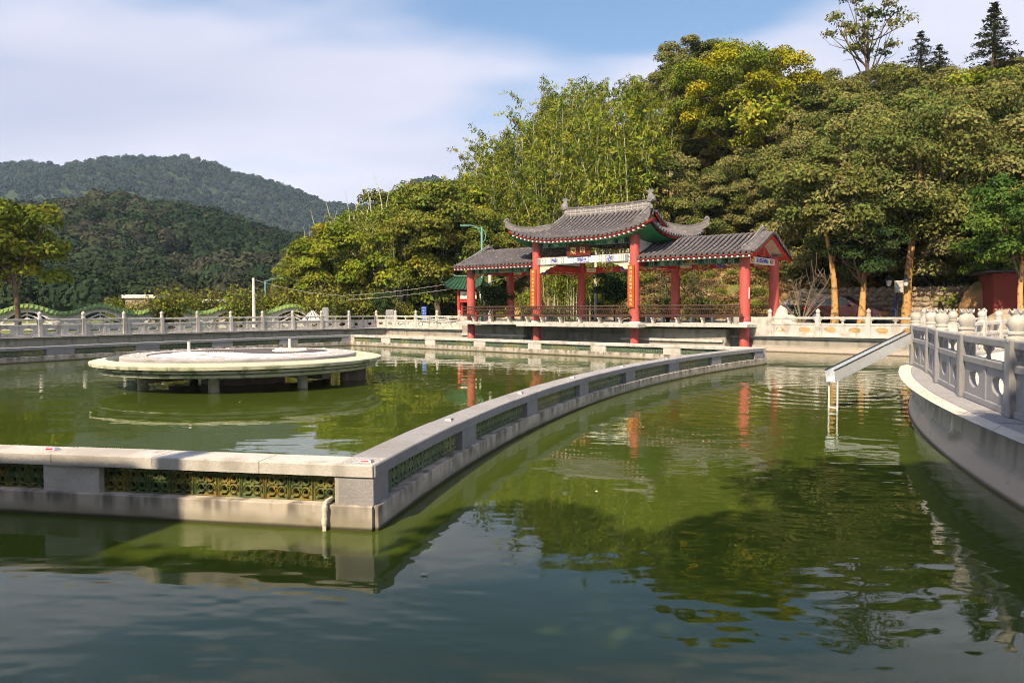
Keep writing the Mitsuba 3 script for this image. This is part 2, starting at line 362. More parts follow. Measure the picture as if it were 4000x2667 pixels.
def moved(mesh, m):
    mesh = mesh.copy()
    mesh.apply_transform(m)
    return mesh


def bx(x0, x1, y0, y1, z0, z1, bev=0.0):
    if bev <= 0:
        b = trimesh.creation.box((x1 - x0, y1 - y0, z1 - z0))
        b.apply_translation(((x0 + x1) / 2, (y0 + y1) / 2, (z0 + z1) / 2))
        return b
    v = []
    for sx, X in ((-1, x0), (1, x1)):
        for sy, Y in ((-1, y0), (1, y1)):
            for sz, Z in ((-1, z0), (1, z1)):
                v += [(X - sx * bev, Y - sy * bev, Z), (X - sx * bev, Y, Z - sz * bev), (X, Y - sy * bev, Z - sz * bev)]
    return trimesh.Trimesh(np.array(v)).convex_hull


def ext(poly, h, z=0.0):
    """Polygon in xy extruded by h from z."""
    gs = getattr(poly, 'geoms', [poly])
    m = join([trimesh.creation.extrude_polygon(g, h, engine='earcut') for g in gs if g.area > 1e-9])
    m.apply_translation((0, 0, z))
    return m


UPRIGHT = np.array([[1, 0, 0, 0], [0, 0, -1, 0], [0, 1, 0, 0], [0, 0, 0, 1.0]])   # polygon xy -> xz, extrusion towards -y


def ext_up(poly, depth, y=0.0):
    """Polygon drawn in (x, z), extruded from y back towards +y by depth."""
    m = ext(poly, depth)
    m.apply_transform(UPRIGHT)
    m.apply_translation((0, y + depth, 0))
    return m


def lathe(profile, n=16):
    return trimesh.creation.revolve(np.array(profile, float), sections=n)


def tube(path, radii, sides=6, cap=True):
    p = np.asarray(path, float)
    r = np.broadcast_to(np.asarray(radii, float), (len(p),))
    t = np.gradient(p, axis=0)
    t /= np.linalg.norm(t, axis=1, keepdims=True) + 1e-12
    ref = np.array([0, 0, 1.0]) if np.abs(t[:, 2]).mean() < 0.8 else np.array([1.0, 0, 0])
    a = np.cross(t, ref)
    a /= np.linalg.norm(a, axis=1, keepdims=True) + 1e-12
    b = np.cross(t, a)
    ang = np.arange(sides) * 2 * np.pi / sides
    v = (p[:, None] + r[:, None, None] * (np.cos(ang)[None, :, None] * a[:, None] + np.sin(ang)[None, :, None] * b[:, None])).reshape(-1, 3)
    i, j = np.meshgrid(np.arange(len(p) - 1), np.arange(sides), indexing='ij')
    k = (j + 1) % sides
    q = np.stack([i * sides + j, i * sides + k, (i + 1) * sides + k, (i + 1) * sides + j], -1).reshape(-1, 4)
    f = np.vstack([q[:, [0, 1, 2]], q[:, [0, 2, 3]]])
    if cap:
        n0 = len(v)
        v = np.vstack([v, p[:1], p[-1:]])
        jj = np.arange(sides)
        e = (len(p) - 1) * sides
        f = np.vstack([f, np.stack([jj * 0 + n0, (jj + 1) % sides, jj], 1), np.stack([jj * 0 + n0 + 1, e + jj, e + (jj + 1) % sides], 1)])
    return trimesh.Trimesh(v, f, process=False)


def bar(a, b, r, sides=6):
    return tube([a, b], r, sides)


def strip(rows):
    """Quad mesh through a (m, n, 3) grid of points."""
    g = np.asarray(rows, float)
    m, n = g.shape[:2]
    i, j = np.meshgrid(np.arange(m - 1), np.arange(n - 1), indexing='ij')
    q = np.stack([i * n + j, i * n + j + 1, (i + 1) * n + j + 1, (i + 1) * n + j], -1).reshape(-1, 4)
    return trimesh.Trimesh(g.reshape(-1, 3), np.vstack([q[:, [0, 1, 2]], q[:, [0, 2, 3]]]), process=False)


def sweep(section, pts, nrm):
    """A closed section of (offset along nrm, z) swept along plan points pts with plan normals nrm; ends closed."""
    pts, nrm, sec = np.asarray(pts, float), np.asarray(nrm, float), np.asarray(section, float)
    g = np.zeros((len(pts), len(sec) + 1, 3))
    s2 = np.vstack([sec, sec[:1]])
    g[..., :2] = pts[:, None] + nrm[:, None] * s2[None, :, :1]
    g[..., 2] = s2[None, :, 1]
    m = strip(g)
    tri = trimesh.creation.triangulate_polygon(Polygon(sec), engine='earcut')
    out = [m]
    for e in (0, -1):
        v3 = np.column_stack([pts[e] + nrm[e] * tri[0][:, :1], tri[0][:, 1]])
        out.append(trimesh.Trimesh(v3, tri[1] if e else tri[1][:, ::-1], process=False))
    j = join(out)
    j.fix_normals()
    return j


def rect_sec(a, b, z0, z1, c=0.012):
    return [(a, z0), (b, z0), (b, z1 - c), (b - c, z1), (a + c, z1), (a, z1 - c)]

# ---------------------------------------------------------------- pond outline, water, land
def arc_pts(R, a0, a1, n):
    return np.array([on_arc(R, a) for a in np.linspace(a0, a1, n)])


TIP = [(10.15, 19.35), (10.75, 20.25), (11.9, 21.4), (13.25, 23.2), (14.74, 24.9), (16.3, 26.5), (17.9, 28.0), (19.6, 29.6), (21.6, 31.6)]
A_TIP = math.degrees(math.atan2(TIP[0][1] - RC[1], TIP[0][0] - RC[0]))
BANK_OFF = 7.15          # the near bank, straight, under the photographer
near_bank = [on_near(R_BANK - 1.2, BANK_OFF), on_near(R_OUT + 12, BANK_OFF)]
far_end = on_far(42.6, -GAP)
corner_far = on_far(math.sqrt(R_OUT ** 2 - GAP ** 2), -GAP)
a_corner = math.degrees(math.atan2(corner_far[1] - RC[1], corner_far[0] - RC[0]))
a_bank = 180 + math.degrees(math.asin(0)) - 0
# angle where the right bank arc meets the near bank line
aa = np.linspace(A_TIP, 190, 4000)
offs = [(on_arc(R_BANK, a) - RC) @ N_NEAR for a in aa]
A_BANK0 = aa[int(np.argmin(np.abs(np.array(offs) - BANK_OFF)))]
aa2 = np.linspace(150, 190, 4000)
A_OUT0 = aa2[int(np.argmin(np.abs(np.array([(on_arc(R_OUT, a) - RC) @ N_NEAR for a in aa2]) - BANK_OFF)))]
pond_ring = ([tuple(p) for p in arc_pts(R_BANK, A_BANK0, A_TIP, 60)] + TIP[1:] + [tuple(far_end)] + [tuple(corner_far)]
             + [tuple(p) for p in arc_pts(R_OUT, a_corner, A_OUT0, 80)][1:])
POND = Polygon(pond_ring).buffer(0)
far_left_t = math.sqrt(R_OUT ** 2 - GAP ** 2)

wp = trimesh.creation.triangulate_polygon(POND.buffer(0.3), engine='earcut')
scene['water'] = mikit.ply((np.column_stack([wp[0], 0 * wp[0][:, 0]]), wp[1]), 'pond_water', uv=wp[0])
say('water', 'green pond water with soft ripples reflecting the trees', kind='structure')

# land: one sheet out to the horizon, finer near the pond
_gx = np.unique(np.concatenate([np.arange(-60, 70, 1.6), -60 - 4 * 1.35 ** np.arange(1, 23), 70 + 4 * 1.35 ** np.arange(0, 23)]))
_gy = np.unique(np.concatenate([np.arange(-20, 112, 1.6), -20 - 4 * 1.35 ** np.arange(1, 20), 112 + 4 * 1.35 ** np.arange(0, 23)]))


def land_mesh():
    import manifold3d as m3
    X, Y = np.meshgrid(_gx, _gy, indexing='ij')
    cells = sbox(-60, -20, 70, 112)
    V, F = [], []
    n = len(_gy)
    i, j = np.meshgrid(np.arange(len(_gx) - 1), np.arange(n - 1), indexing='ij')
    i, j = i.ravel(), j.ravel()
    hole = POND.buffer(-0.28)
    import shapely
    quads = shapely.box(_gx[i], _gy[j], _gx[i + 1], _gy[j + 1])
    shapely.prepare(hole)
    hit, inside = shapely.intersects(hole, quads), shapely.contains(hole, quads)
    keep = ~hit
    idx = np.stack([i * n + j, (i + 1) * n + j, (i + 1) * n + j + 1, i * n + j + 1], -1)[keep]
    pts = np.column_stack([X.ravel(), Y.ravel()])
    V.append(pts)
    F.append(np.vstack([idx[:, [0, 1, 2]], idx[:, [0, 2, 3]]]))
    at = len(pts)
    for k in np.nonzero(hit & ~inside)[0]:
        rest = quads[k].difference(hole)
        for g in getattr(rest, 'geoms', [rest]):
            if g.geom_type == 'Polygon' and g.area > 1e-6:
                v, f = trimesh.creation.triangulate_polygon(g, engine='earcut')
                V.append(v)
                F.append(np.asarray(f) + at)
                at += len(v)
    v = np.vstack(V)
    z = ground_h(v[:, 0], v[:, 1])
    m = trimesh.Trimesh(np.column_stack([v, z]), np.vstack(F), process=False)
    fn = m.face_normals[:, 2] < 0
    f = np.array(m.faces)
    f[fn] = f[fn][:, ::-1]
    return (np.array(m.vertices), f)


scene['ground'] = mikit.ply(land_mesh(), 'land')
say('ground', 'paved terrace, asphalt road and leaf-littered slope round the pond', kind='structure')

# ---------------------------------------------------------------- low walls of the inner basin
LAT = 0.27          # one lattice tile


def lattice_tile(res=6, relief=True):
    h = LAT / 2
    sq = sbox(-h, -h, h, h)
    frame_ = unary_union([sq.difference(sbox(-h + 0.012, -h + 0.012, h - 0.012, h - 0.012)), sbox(-h, -h, -h + 0.02, h), sbox(h - 0.02, -h, h, h)])
    arms, lobes = [], []
    for sx in (-1, 1):
        for sy in (-1, 1):
            c = Point(sx * 0.053, sy * 0.053)
            ring = affinity.scale(c.buffer(0.053, res), 1, 1).difference(c.buffer(0.029, res))
            lobes.append(ring)
            arms.append(LineString([(sx * 0.02, sy * 0.02), (sx * 0.115, sy * 0.115)]).buffer(0.015, 2))
    for a in range(4):
        q = affinity.rotate(Polygon([(h - 0.05, 0), (h - 0.012, 0.03), (h, 0.03), (h, -0.03), (h - 0.012, -0.03)]), 90 * a, origin=(0, 0))
        arms.append(q)
    body = unary_union([frame_, Point(0, 0).buffer(0.03, res)] + lobes + arms)
    holes = unary_union([Point(sx * 0.056, sy * 0.056).buffer(0.026, res) for sx in (-1, 1) for sy in (-1, 1)])
    body = body.difference(holes).simplify(0.0015)
    m = [ext_up(body, 0.045, 0.0)]
    if relief:
        ridge = unary_union(lobes + [Point(0, 0).buffer(0.028, res)]).difference(holes).buffer(-0.010).simplify(0.0015)
        m.append(ext_up(ridge, 0.016, -0.016))
        edge = frame_.buffer(-0.007)
        m.append(ext_up(edge, 0.012, -0.012))
    return join(m)


tile_near = mikit.ply(lattice_tile(6), 'lattice_glaze')
tile_mid = mikit.ply(lattice_tile(3), 'lattice_glaze_green')
tile_far = mikit.ply(lattice_tile(2, False), 'lattice_glaze_green')
tile_dark = mikit.ply(lattice_tile(3, False), 'lattice_glaze_green')


def basin_wall(label, along, s0, s1, out, pillars, tile, stone, near=False, screen='screen_grey', first_cap=None, cap_len=1.0):
    """along(s) -> point of the outer face, out(s) -> its outward normal (unit), pillars = [(s, half width)] in metres of s."""
    w = thing('basin_wall', label, 'low wall')
    inner = lambda s: -out(s)

    def run(a, b, step=0.6):
        n = max(2, int(abs(b - a) / step) + 1)
        ss = np.linspace(a, b, n)
        return np.array([along(s) for s in ss]), np.array([out(s) for s in ss])

    p, nn = run(s0, s1)
    part(w, 'base', sweep(rect_sec(-0.46, 0.05, -0.6, 0.262, 0.01), p, nn), 'stained_concrete', smooth=30)
    n = max(1, round(abs(s1 - s0) / cap_len))
    cuts = np.linspace(s0, s1, n + 1)
    g = 0.004 * np.sign(s1 - s0)
    for k in range(n):
        a, b = cuts[k] + (g if k else -0.0), cuts[k + 1] - (g if k < n - 1 else 0)
        p, nn = run(a, b, 0.5)
        dz = 0.002 * ((k * 7) % 3)
        part(w, 'coping_slab', sweep(rect_sec(-0.41, 0.025, 0.562, WALL_H + dz, 0.012), p, nn), stone, smooth=30)
    for s, hw in pillars:
        p, nn = run(max(min(s - hw, max(s0, s1)), min(s0, s1)), min(s + hw, max(s0, s1)), 0.4)
        part(w, 'pillar', sweep(rect_sec(-0.385, 0.0, 0.262, 0.562, 0.008), p, nn), stone, smooth=30)
    ends = sorted([(s - hw, s + hw) for s, hw in pillars])
    for (a0, a1), (b0, b1) in zip(ends[:-1], ends[1:]):
        L = b0 - a1
        m = max(1, int(round(L / LAT)))
        for k in range(m):
            s = a1 + (k + 0.5) * L / m
            c, o = along(s), out(s)
            ux = np.array([-o[1], o[0]])
            M = frame(*(c - o * 0.085), 0.412, ux)      # local -y is outward
            M[:3, 0] *= L / m / LAT * 0.97
            M[:3, 2] *= 0.29 / LAT
            part(w, 'lattice_tile', tile, None, to_world=M)
        if near:
            yy = []
            pitch = 0.031
            hexes = []
            for r in range(int(0.29 / (pitch * 0.866)) + 1):
                for q in range(int(L / pitch) + 1):
                    hexes.append(Point(-L / 2 + (q + 0.5 * (r % 2)) * pitch, r * pitch * 0.866).buffer(0.0125, quad_segs=1 if 0 else 2))
            sheet = sbox(-L / 2, 0.0, L / 2, 0.295).difference(unary_union(hexes))
            s = (a1 + b0) / 2
            o = out(s)
            M = frame(*(along(s) - o * 0.26), 0.264, np.array([-o[1], o[0]]))
            part(w, 'wire_mesh', moved(ext_up(sheet, 0.004), M), 'mesh_screen')
        else:
            p, nn = run(a1 + 0.01, b0 - 0.01)
            part(w, 'back_screen', sweep([(-0.34, 0.264), (-0.32, 0.264), (-0.32, 0.56), (-0.34, 0.56)], p, nn), screen)
    return w


# near straight side
near_along = lambda s: on_near(s, 0.0)
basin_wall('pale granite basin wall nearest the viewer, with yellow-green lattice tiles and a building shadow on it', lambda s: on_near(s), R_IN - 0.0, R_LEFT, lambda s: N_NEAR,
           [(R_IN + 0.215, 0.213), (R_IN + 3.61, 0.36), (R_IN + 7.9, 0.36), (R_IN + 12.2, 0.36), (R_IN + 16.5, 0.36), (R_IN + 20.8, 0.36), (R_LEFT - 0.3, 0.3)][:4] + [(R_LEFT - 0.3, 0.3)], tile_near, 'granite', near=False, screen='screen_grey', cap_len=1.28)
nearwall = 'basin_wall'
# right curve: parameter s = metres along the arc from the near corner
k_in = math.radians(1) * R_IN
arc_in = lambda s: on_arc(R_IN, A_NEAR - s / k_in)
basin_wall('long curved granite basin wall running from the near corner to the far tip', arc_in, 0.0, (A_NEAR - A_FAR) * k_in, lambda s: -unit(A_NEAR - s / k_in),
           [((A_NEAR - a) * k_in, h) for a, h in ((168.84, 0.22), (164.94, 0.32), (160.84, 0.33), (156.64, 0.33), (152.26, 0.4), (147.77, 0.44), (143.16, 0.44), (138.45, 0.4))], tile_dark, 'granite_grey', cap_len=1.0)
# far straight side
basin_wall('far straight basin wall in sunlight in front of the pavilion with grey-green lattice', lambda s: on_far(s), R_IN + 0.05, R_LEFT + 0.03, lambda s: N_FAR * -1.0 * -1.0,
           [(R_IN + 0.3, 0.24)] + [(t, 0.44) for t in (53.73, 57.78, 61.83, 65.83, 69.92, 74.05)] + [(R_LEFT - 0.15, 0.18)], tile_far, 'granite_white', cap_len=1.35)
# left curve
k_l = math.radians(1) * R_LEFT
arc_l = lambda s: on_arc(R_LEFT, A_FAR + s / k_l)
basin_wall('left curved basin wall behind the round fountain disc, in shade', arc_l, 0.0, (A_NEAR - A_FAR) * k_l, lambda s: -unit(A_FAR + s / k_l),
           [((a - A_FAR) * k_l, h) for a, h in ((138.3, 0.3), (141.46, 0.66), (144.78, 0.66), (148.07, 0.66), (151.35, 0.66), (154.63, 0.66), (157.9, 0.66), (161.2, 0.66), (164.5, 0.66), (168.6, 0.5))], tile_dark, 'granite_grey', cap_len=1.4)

# the fine wire mesh behind the near tiles
for a1, b0 in ((R_IN + 0.43, R_IN + 3.25), (R_IN + 3.97, R_IN + 7.54)):
    L = b0 - a1
    pitch = 0.032
    hexes = [Point(-L / 2 + (q + 0.5 * (r % 2)) * pitch, r * pitch * 0.866).buffer(0.0128, quad_segs=2) for r in range(11) for q in range(int(L / pitch) + 1)]
    sheet = sbox(-L / 2, 0.0, L / 2, 0.295).difference(unary_union(hexes))
    M = frame(*(on_near((a1 + b0) / 2, -0.2)), 0.264, -D_NEAR)
    part(nearwall, 'wire_mesh', moved(ext_up(sheet, 0.004), M), 'mesh_screen')

# ---------------------------------------------------------------- retaining walls of the outer bank
def bank_wall(label, pts, nrm, stone, slab, top=CAP_Z):
    """nrm points to the water."""
    w = thing('retaining_wall', label, 'retaining wall')
    pts, nrm = np.asarray(pts), np.asarray(nrm)
    part(w, 'face', sweep([(-0.5, -0.7), (0.16, -0.7), (0.16, 0.0), (0.07, 0.30), (0.02, 0.34), (0.0, top - 0.14), (-0.5, top - 0.14)], pts, nrm), 'bank_face', smooth=30)
    d = np.r_[0, np.cumsum(np.linalg.norm(np.diff(pts, axis=0), axis=1))]
    n = max(1, int(round(d[-1] / slab)))
    cuts = np.linspace(0, d[-1], n + 1)

    def at(s):
        q = np.array([np.interp(s, d, pts[:, 0]), np.interp(s, d, pts[:, 1])])
        m = np.array([np.interp(s, d, nrm[:, 0]), np.interp(s, d, nrm[:, 1])])
        return q, m / np.linalg.norm(m)
    for k in range(n):
        ss = np.linspace(cuts[k] + 0.004, cuts[k + 1] - 0.004, 3)
        pq = [at(s) for s in ss]
        z = top + 0.003 * ((k * 5) % 3)
        part(w, 'coping_slab', sweep(rect_sec(-0.62, 0.11, top - 0.138, z, 0.012), [p for p, _ in pq], [m for _, m in pq]), stone, smooth=30)
    return w


la = np.linspace(a_corner, A_OUT0, 90)
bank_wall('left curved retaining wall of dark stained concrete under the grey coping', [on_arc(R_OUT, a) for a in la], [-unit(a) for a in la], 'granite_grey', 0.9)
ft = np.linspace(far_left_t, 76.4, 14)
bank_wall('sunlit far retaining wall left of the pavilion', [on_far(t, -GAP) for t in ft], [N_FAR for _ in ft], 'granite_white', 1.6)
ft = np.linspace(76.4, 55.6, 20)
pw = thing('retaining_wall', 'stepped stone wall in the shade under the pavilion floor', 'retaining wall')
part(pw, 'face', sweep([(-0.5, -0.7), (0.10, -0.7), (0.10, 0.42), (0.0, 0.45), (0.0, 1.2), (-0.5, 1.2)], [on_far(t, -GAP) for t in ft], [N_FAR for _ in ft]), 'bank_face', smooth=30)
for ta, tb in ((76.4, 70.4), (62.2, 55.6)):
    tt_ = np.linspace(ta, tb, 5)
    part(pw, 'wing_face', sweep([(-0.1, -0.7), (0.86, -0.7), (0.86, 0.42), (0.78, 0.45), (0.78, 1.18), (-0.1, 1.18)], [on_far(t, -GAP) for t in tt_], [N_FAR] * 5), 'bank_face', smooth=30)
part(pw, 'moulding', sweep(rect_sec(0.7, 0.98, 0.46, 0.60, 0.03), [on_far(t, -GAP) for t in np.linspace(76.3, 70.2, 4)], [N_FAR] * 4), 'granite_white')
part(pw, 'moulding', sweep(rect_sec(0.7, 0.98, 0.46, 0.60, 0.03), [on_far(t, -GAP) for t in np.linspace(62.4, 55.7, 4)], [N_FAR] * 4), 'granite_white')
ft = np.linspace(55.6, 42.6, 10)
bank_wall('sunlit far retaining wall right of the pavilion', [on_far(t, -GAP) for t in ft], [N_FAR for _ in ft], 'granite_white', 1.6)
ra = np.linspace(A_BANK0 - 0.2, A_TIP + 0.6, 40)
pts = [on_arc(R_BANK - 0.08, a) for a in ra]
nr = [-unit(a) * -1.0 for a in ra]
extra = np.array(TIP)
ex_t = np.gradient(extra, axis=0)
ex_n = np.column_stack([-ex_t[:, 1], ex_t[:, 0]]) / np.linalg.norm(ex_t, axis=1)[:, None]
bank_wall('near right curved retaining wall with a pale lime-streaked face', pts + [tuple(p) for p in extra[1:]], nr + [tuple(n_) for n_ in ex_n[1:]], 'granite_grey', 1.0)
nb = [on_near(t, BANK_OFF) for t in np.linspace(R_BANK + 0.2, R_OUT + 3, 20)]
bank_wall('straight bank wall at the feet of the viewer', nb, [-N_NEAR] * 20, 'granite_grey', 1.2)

# ---------------------------------------------------------------- stone balustrades
def quatre(w, h):
    """The cloud-shaped opening."""
    a = [Point(0, 0).buffer(1, 5)]
    e = [affinity.scale(Point(0, 0).buffer(1, 6), w * 0.26, h * 0.42, origin=(0, 0))]
    o = [affinity.translate(e[0], x, y) for x, y in ((-w * 0.24, 0), (w * 0.24, 0), (0, h * 0.1), (0, -h * 0.1), (-w * 0.13, h * 0.06), (w * 0.13, -h * 0.06))]
    return unary_union(o).simplify(0.004)


def finial_profile(kind):
    if kind == 'ball':
        return [(0.0, 1.03), (0.11, 1.03), (0.115, 1.10), (0.085, 1.13), (0.105, 1.16), (0.105, 1.185), (0.075, 1.20), (0.098, 1.235), (0.115, 1.29), (0.112, 1.34), (0.088, 1.385), (0.05, 1.41), (0.022, 1.45), (0.0, 1.46)]
    return [(0.0, 1.0), (0.125, 1.0), (0.125, 1.05), (0.10, 1.065), (0.10, 1.085), (0.118, 1.10), (0.118, 1.125), (0.085, 1.14), (0.102, 1.17), (0.122, 1.225), (0.124, 1.27), (0.105, 1.32), (0.083, 1.345), (0.082, 1.365), (0.112, 1.405), (0.098, 1.405), (0.06, 1.36), (0.0, 1.355)]


def bay_meshes(L, kind):
    """Meshes of one bay, local x along, from post centre 0 to post centre L; -y faces the water."""
    hw = 0.115
    x0, x1 = hw, L - hw
    out = {}
    out['top_rail'] = bx(x0 - 0.01, x1 + 0.01, -0.075, 0.075, 0.895, 1.02, 0.02)
    out['middle_rail'] = bx(x0 - 0.01, x1 + 0.01, -0.07, 0.07, 0.585, 0.695, 0.015)
    xm = (x0 + x1) / 2
    prof = [(0.07, 0.695), (0.07, 0.73), (0.05, 0.75), (0.075, 0.80), (0.15, 0.845), (0.15, 0.895)]
    st = [lathe(prof, 8)]
    st[0].apply_scale((1, 0.45, 1))
    st[0].apply_translation((xm, 0, 0))
    out['strut'] = st[0]
    for sx, x in ((1, x0), (-1, x1)):
        b = lathe(prof, 8)
        b.apply_scale((0.7, 0.4, 1))
        b.apply_translation((x, 0, 0))
        st.append(b)
    out['strut'] = st
    out['divider'] = bx(xm - 0.075, xm + 0.075, -0.055, 0.055, 0.10, 0.585, 0.008)
    out['plinth'] = bx(x0 - 0.01, x1 + 0.01, -0.065, 0.065, 0.0, 0.10, 0.012)
    panels = []
    for a, b in ((x0, xm - 0.075), (xm + 0.075, x1)):
        c = (a + b) / 2
        hole = affinity.translate(quatre(min(0.58, (b - a) * 0.56), 0.27), c, 0.35)
        pm = [ext_up(sbox(a, 0.10, b, 0.585).difference(hole), 0.08, -0.04)]
        ring = hole.buffer(0.035).difference(hole.buffer(0.004)).simplify(0.003)
        pm.append(ext_up(ring, 0.012, -0.052))
        panels.append(join(pm))
    out['panel'] = panels
    return out


def post_mesh(kind):
    w = 0.115
    return bx(-w, w, -w, w, 0, 1.03, 0.014)


def make_balustrade(label, posts, stone, kind, skip_last=False):
    """posts: plan points, in order, the water to the right-hand side of travel reversed: local -y must face the water."""
    key = thing('balustrade', label, 'balustrade')
    posts = np.asarray(posts, float)
    pm = mikit.ply(post_mesh(kind), stone)
    fin = lathe(finial_profile(kind), 14)
    if kind != 'ball':
        v = np.array(fin.vertices)
        ang = np.arctan2(v[:, 1], v[:, 0])
        lip = np.clip((v[:, 2] - 1.36) / 0.045, 0, 1)
        v[:, 2] += lip * 0.03 * np.cos(ang * 7 * 1.0)
        fin = trimesh.Trimesh(v, fin.faces, process=False)
    fm = mikit.ply(fin, 'granite_white', smooth=40)
    cache = {}
    for k, p in enumerate(posts):
        d = posts[min(k + 1, len(posts) - 1)] - posts[max(k - 1, 0)]
        M = frame(*p, CAP_Z + 0.004, d)
        if skip_last and k == len(posts) - 1:
            break
        pk = part(key, 'post', pm, None, to_world=M)
        part(pk, 'finial', fm, None, to_world=M)
        if k + 1 < len(posts):
            e = posts[k + 1] - p
            L = round(float(np.hypot(*e)), 2)
            if L not in cache:
                bm = bay_meshes(L, kind)
                cache[L] = {n: [mikit.ply(m, stone) for m in (v if isinstance(v, list) else [v])] for n, v in bm.items()}
            M = frame(*p, CAP_Z + 0.004, e)
            for n, shapes in cache[L].items():
                for sh in shapes:
                    part(key, n, sh, None, to_world=M)
    return key


# local -y is on the right-hand side of travel: travel so that the water is on the right
step = 1.6395
left_posts = [on_arc(R_OUT + 0.15, 132.11 + step * k) for k in range(0, 15)]
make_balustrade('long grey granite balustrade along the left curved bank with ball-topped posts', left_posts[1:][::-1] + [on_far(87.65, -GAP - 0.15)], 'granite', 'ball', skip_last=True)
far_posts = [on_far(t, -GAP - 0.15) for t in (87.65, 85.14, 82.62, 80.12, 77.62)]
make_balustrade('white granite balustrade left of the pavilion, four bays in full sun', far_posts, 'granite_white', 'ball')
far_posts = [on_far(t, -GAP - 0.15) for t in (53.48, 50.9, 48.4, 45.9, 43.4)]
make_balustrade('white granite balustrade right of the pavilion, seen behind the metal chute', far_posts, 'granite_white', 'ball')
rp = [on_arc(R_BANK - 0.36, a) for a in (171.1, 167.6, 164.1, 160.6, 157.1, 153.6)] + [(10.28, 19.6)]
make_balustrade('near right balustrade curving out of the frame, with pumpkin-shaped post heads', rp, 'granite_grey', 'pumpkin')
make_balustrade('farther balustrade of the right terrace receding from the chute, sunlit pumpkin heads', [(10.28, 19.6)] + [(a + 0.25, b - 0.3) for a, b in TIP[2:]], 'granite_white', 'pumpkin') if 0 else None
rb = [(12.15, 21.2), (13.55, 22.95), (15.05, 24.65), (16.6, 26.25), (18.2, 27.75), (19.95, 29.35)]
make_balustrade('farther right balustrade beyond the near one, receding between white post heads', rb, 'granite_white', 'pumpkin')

# ends of the far balustrades against the pavilion: plain stone blocks
for (ta, tb), lab in (((77.5, 76.45), 'plain granite end block joining the left balustrade to the pavilion floor'), ((55.55, 53.6), 'plain granite end block joining the right balustrade to the pavilion floor')):
    a, b = on_far(ta, -GAP - 0.15), on_far(tb, -GAP - 0.15)
    M = frame(*a, CAP_Z + 0.004, b - a)
    solo('end_block', moved(bx(0, np.hypot(*(b - a)), -0.11, 0.11, 0, 1.0, 0.02), M), 'granite_white', lab, 'stone block')

# ---------------------------------------------------------------- reflector studs on the coping, PVC pipe
def stud(x, y, ux, label):
    k = thing('reflector_stud', label, 'road stud', 'reflector studs on the basin coping')
    M = frame(x, y, WALL_H + 0.004, ux)
    b = trimesh.Trimesh(np.array([(sx * (0.062 if z else 0.078), sy * (0.032 if z else 0.052), z) for sx in (-1, 1) for sy in (-1, 1) for z in (0, 0.026)])).convex_hull
    part(k, 'body', moved(b, M), 'stud_silver')
    for s in (-1, 1):
        lens = trimesh.Trimesh(np.array([(sx * 0.045, s * (0.0415 + dz), z) for sx in (-1, 1) for z, dz in ((0.006, 0.006), (0.022, -0.004))] + [(sx * 0.045, s * 0.03, z) for sx in (-1, 1) for z in (0.006, 0.022)])).convex_hull
        part(k, 'lens', moved(lens, M), 'stud_red')


stud(*on_near(R_IN + 0.13, -0.13), D_NEAR, 'silver reflector stud with red lens on the near corner of the basin wall')
stud(*on_near(R_IN + 4.02, -0.19), D_NEAR, 'silver reflector stud with red lens on the near wall left of the striped shadow')
for a, lab in ((165.3, 'first small reflector stud up the curved coping from the corner'), (161.0, 'second small reflector stud up the curved coping'), (156.9, 'third small reflector stud along the curved coping'),
               (152.4, 'fourth small reflector stud along the curved coping'), (147.9, 'fifth reflector stud along the curved coping, close to the tip')):
    stud(*on_arc(R_IN + 0.2, a), unit(a + 90), lab)
pp = on_near(R_IN + 0.50, 0.09)
path = [(*on_near(R_IN + 0.50, -0.15), 0.30), (*on_near(R_IN + 0.50, 0.045), 0.30), (*on_near(R_IN + 0.50, 0.085), 0.285), (*on_near(R_IN + 0.50, 0.10), 0.24), (*on_near(R_IN + 0.51, 0.10), -0.2)]
k = thing('drain_pipe', 'cream plastic drain pipe bending down the near corner into the water', 'pipe')
part(k, 'pipe', tube(path, 0.024, 10), 'pvc', smooth=40)
part(k, 'socket', tube([(*on_near(R_IN + 0.504, 0.10), 0.13), (*on_near(R_IN + 0.505, 0.10), 0.07)], 0.029, 10), 'pvc', smooth=40)
part(k, 'socket', tube([(*on_near(R_IN + 0.50, 0.10), 0.26), (*on_near(R_IN + 0.50, 0.10), 0.215)], 0.03, 10), 'pvc', smooth=40)

# ---------------------------------------------------------------- the round fountain disc
DC = np.array([-8.75, 25.0])
fk = thing('fountain_disc', 'round stepped concrete fountain platform on short legs with a dark and white swirl on top', 'fountain')
Mdisc = frame(*DC, 0)
prof = [(0.0, 0.42), (3.9, 0.42), (3.9, 0.46), (4.18, 0.47), (4.18, 0.545), (4.08, 0.55), (4.08, 0.585), (4.29, 0.59), (4.29, 0.655), (4.17, 0.66), (4.17, 0.69), (4.42, 0.695), (4.43, 0.785), (4.38, 0.80), (3.98, 0.865), (3.95, 0.80), (3.9, 0.70), (0.0, 0.70)]
part(fk, 'rim', moved(lathe(prof, 120), Mdisc), 'mossy_concrete')
part(fk, 'inner_drum', moved(lathe([(3.60, 0.69), (3.60, 0.90), (3.57, 0.925), (0, 0.925)], 96), Mdisc), 'disc_grey', smooth=25)
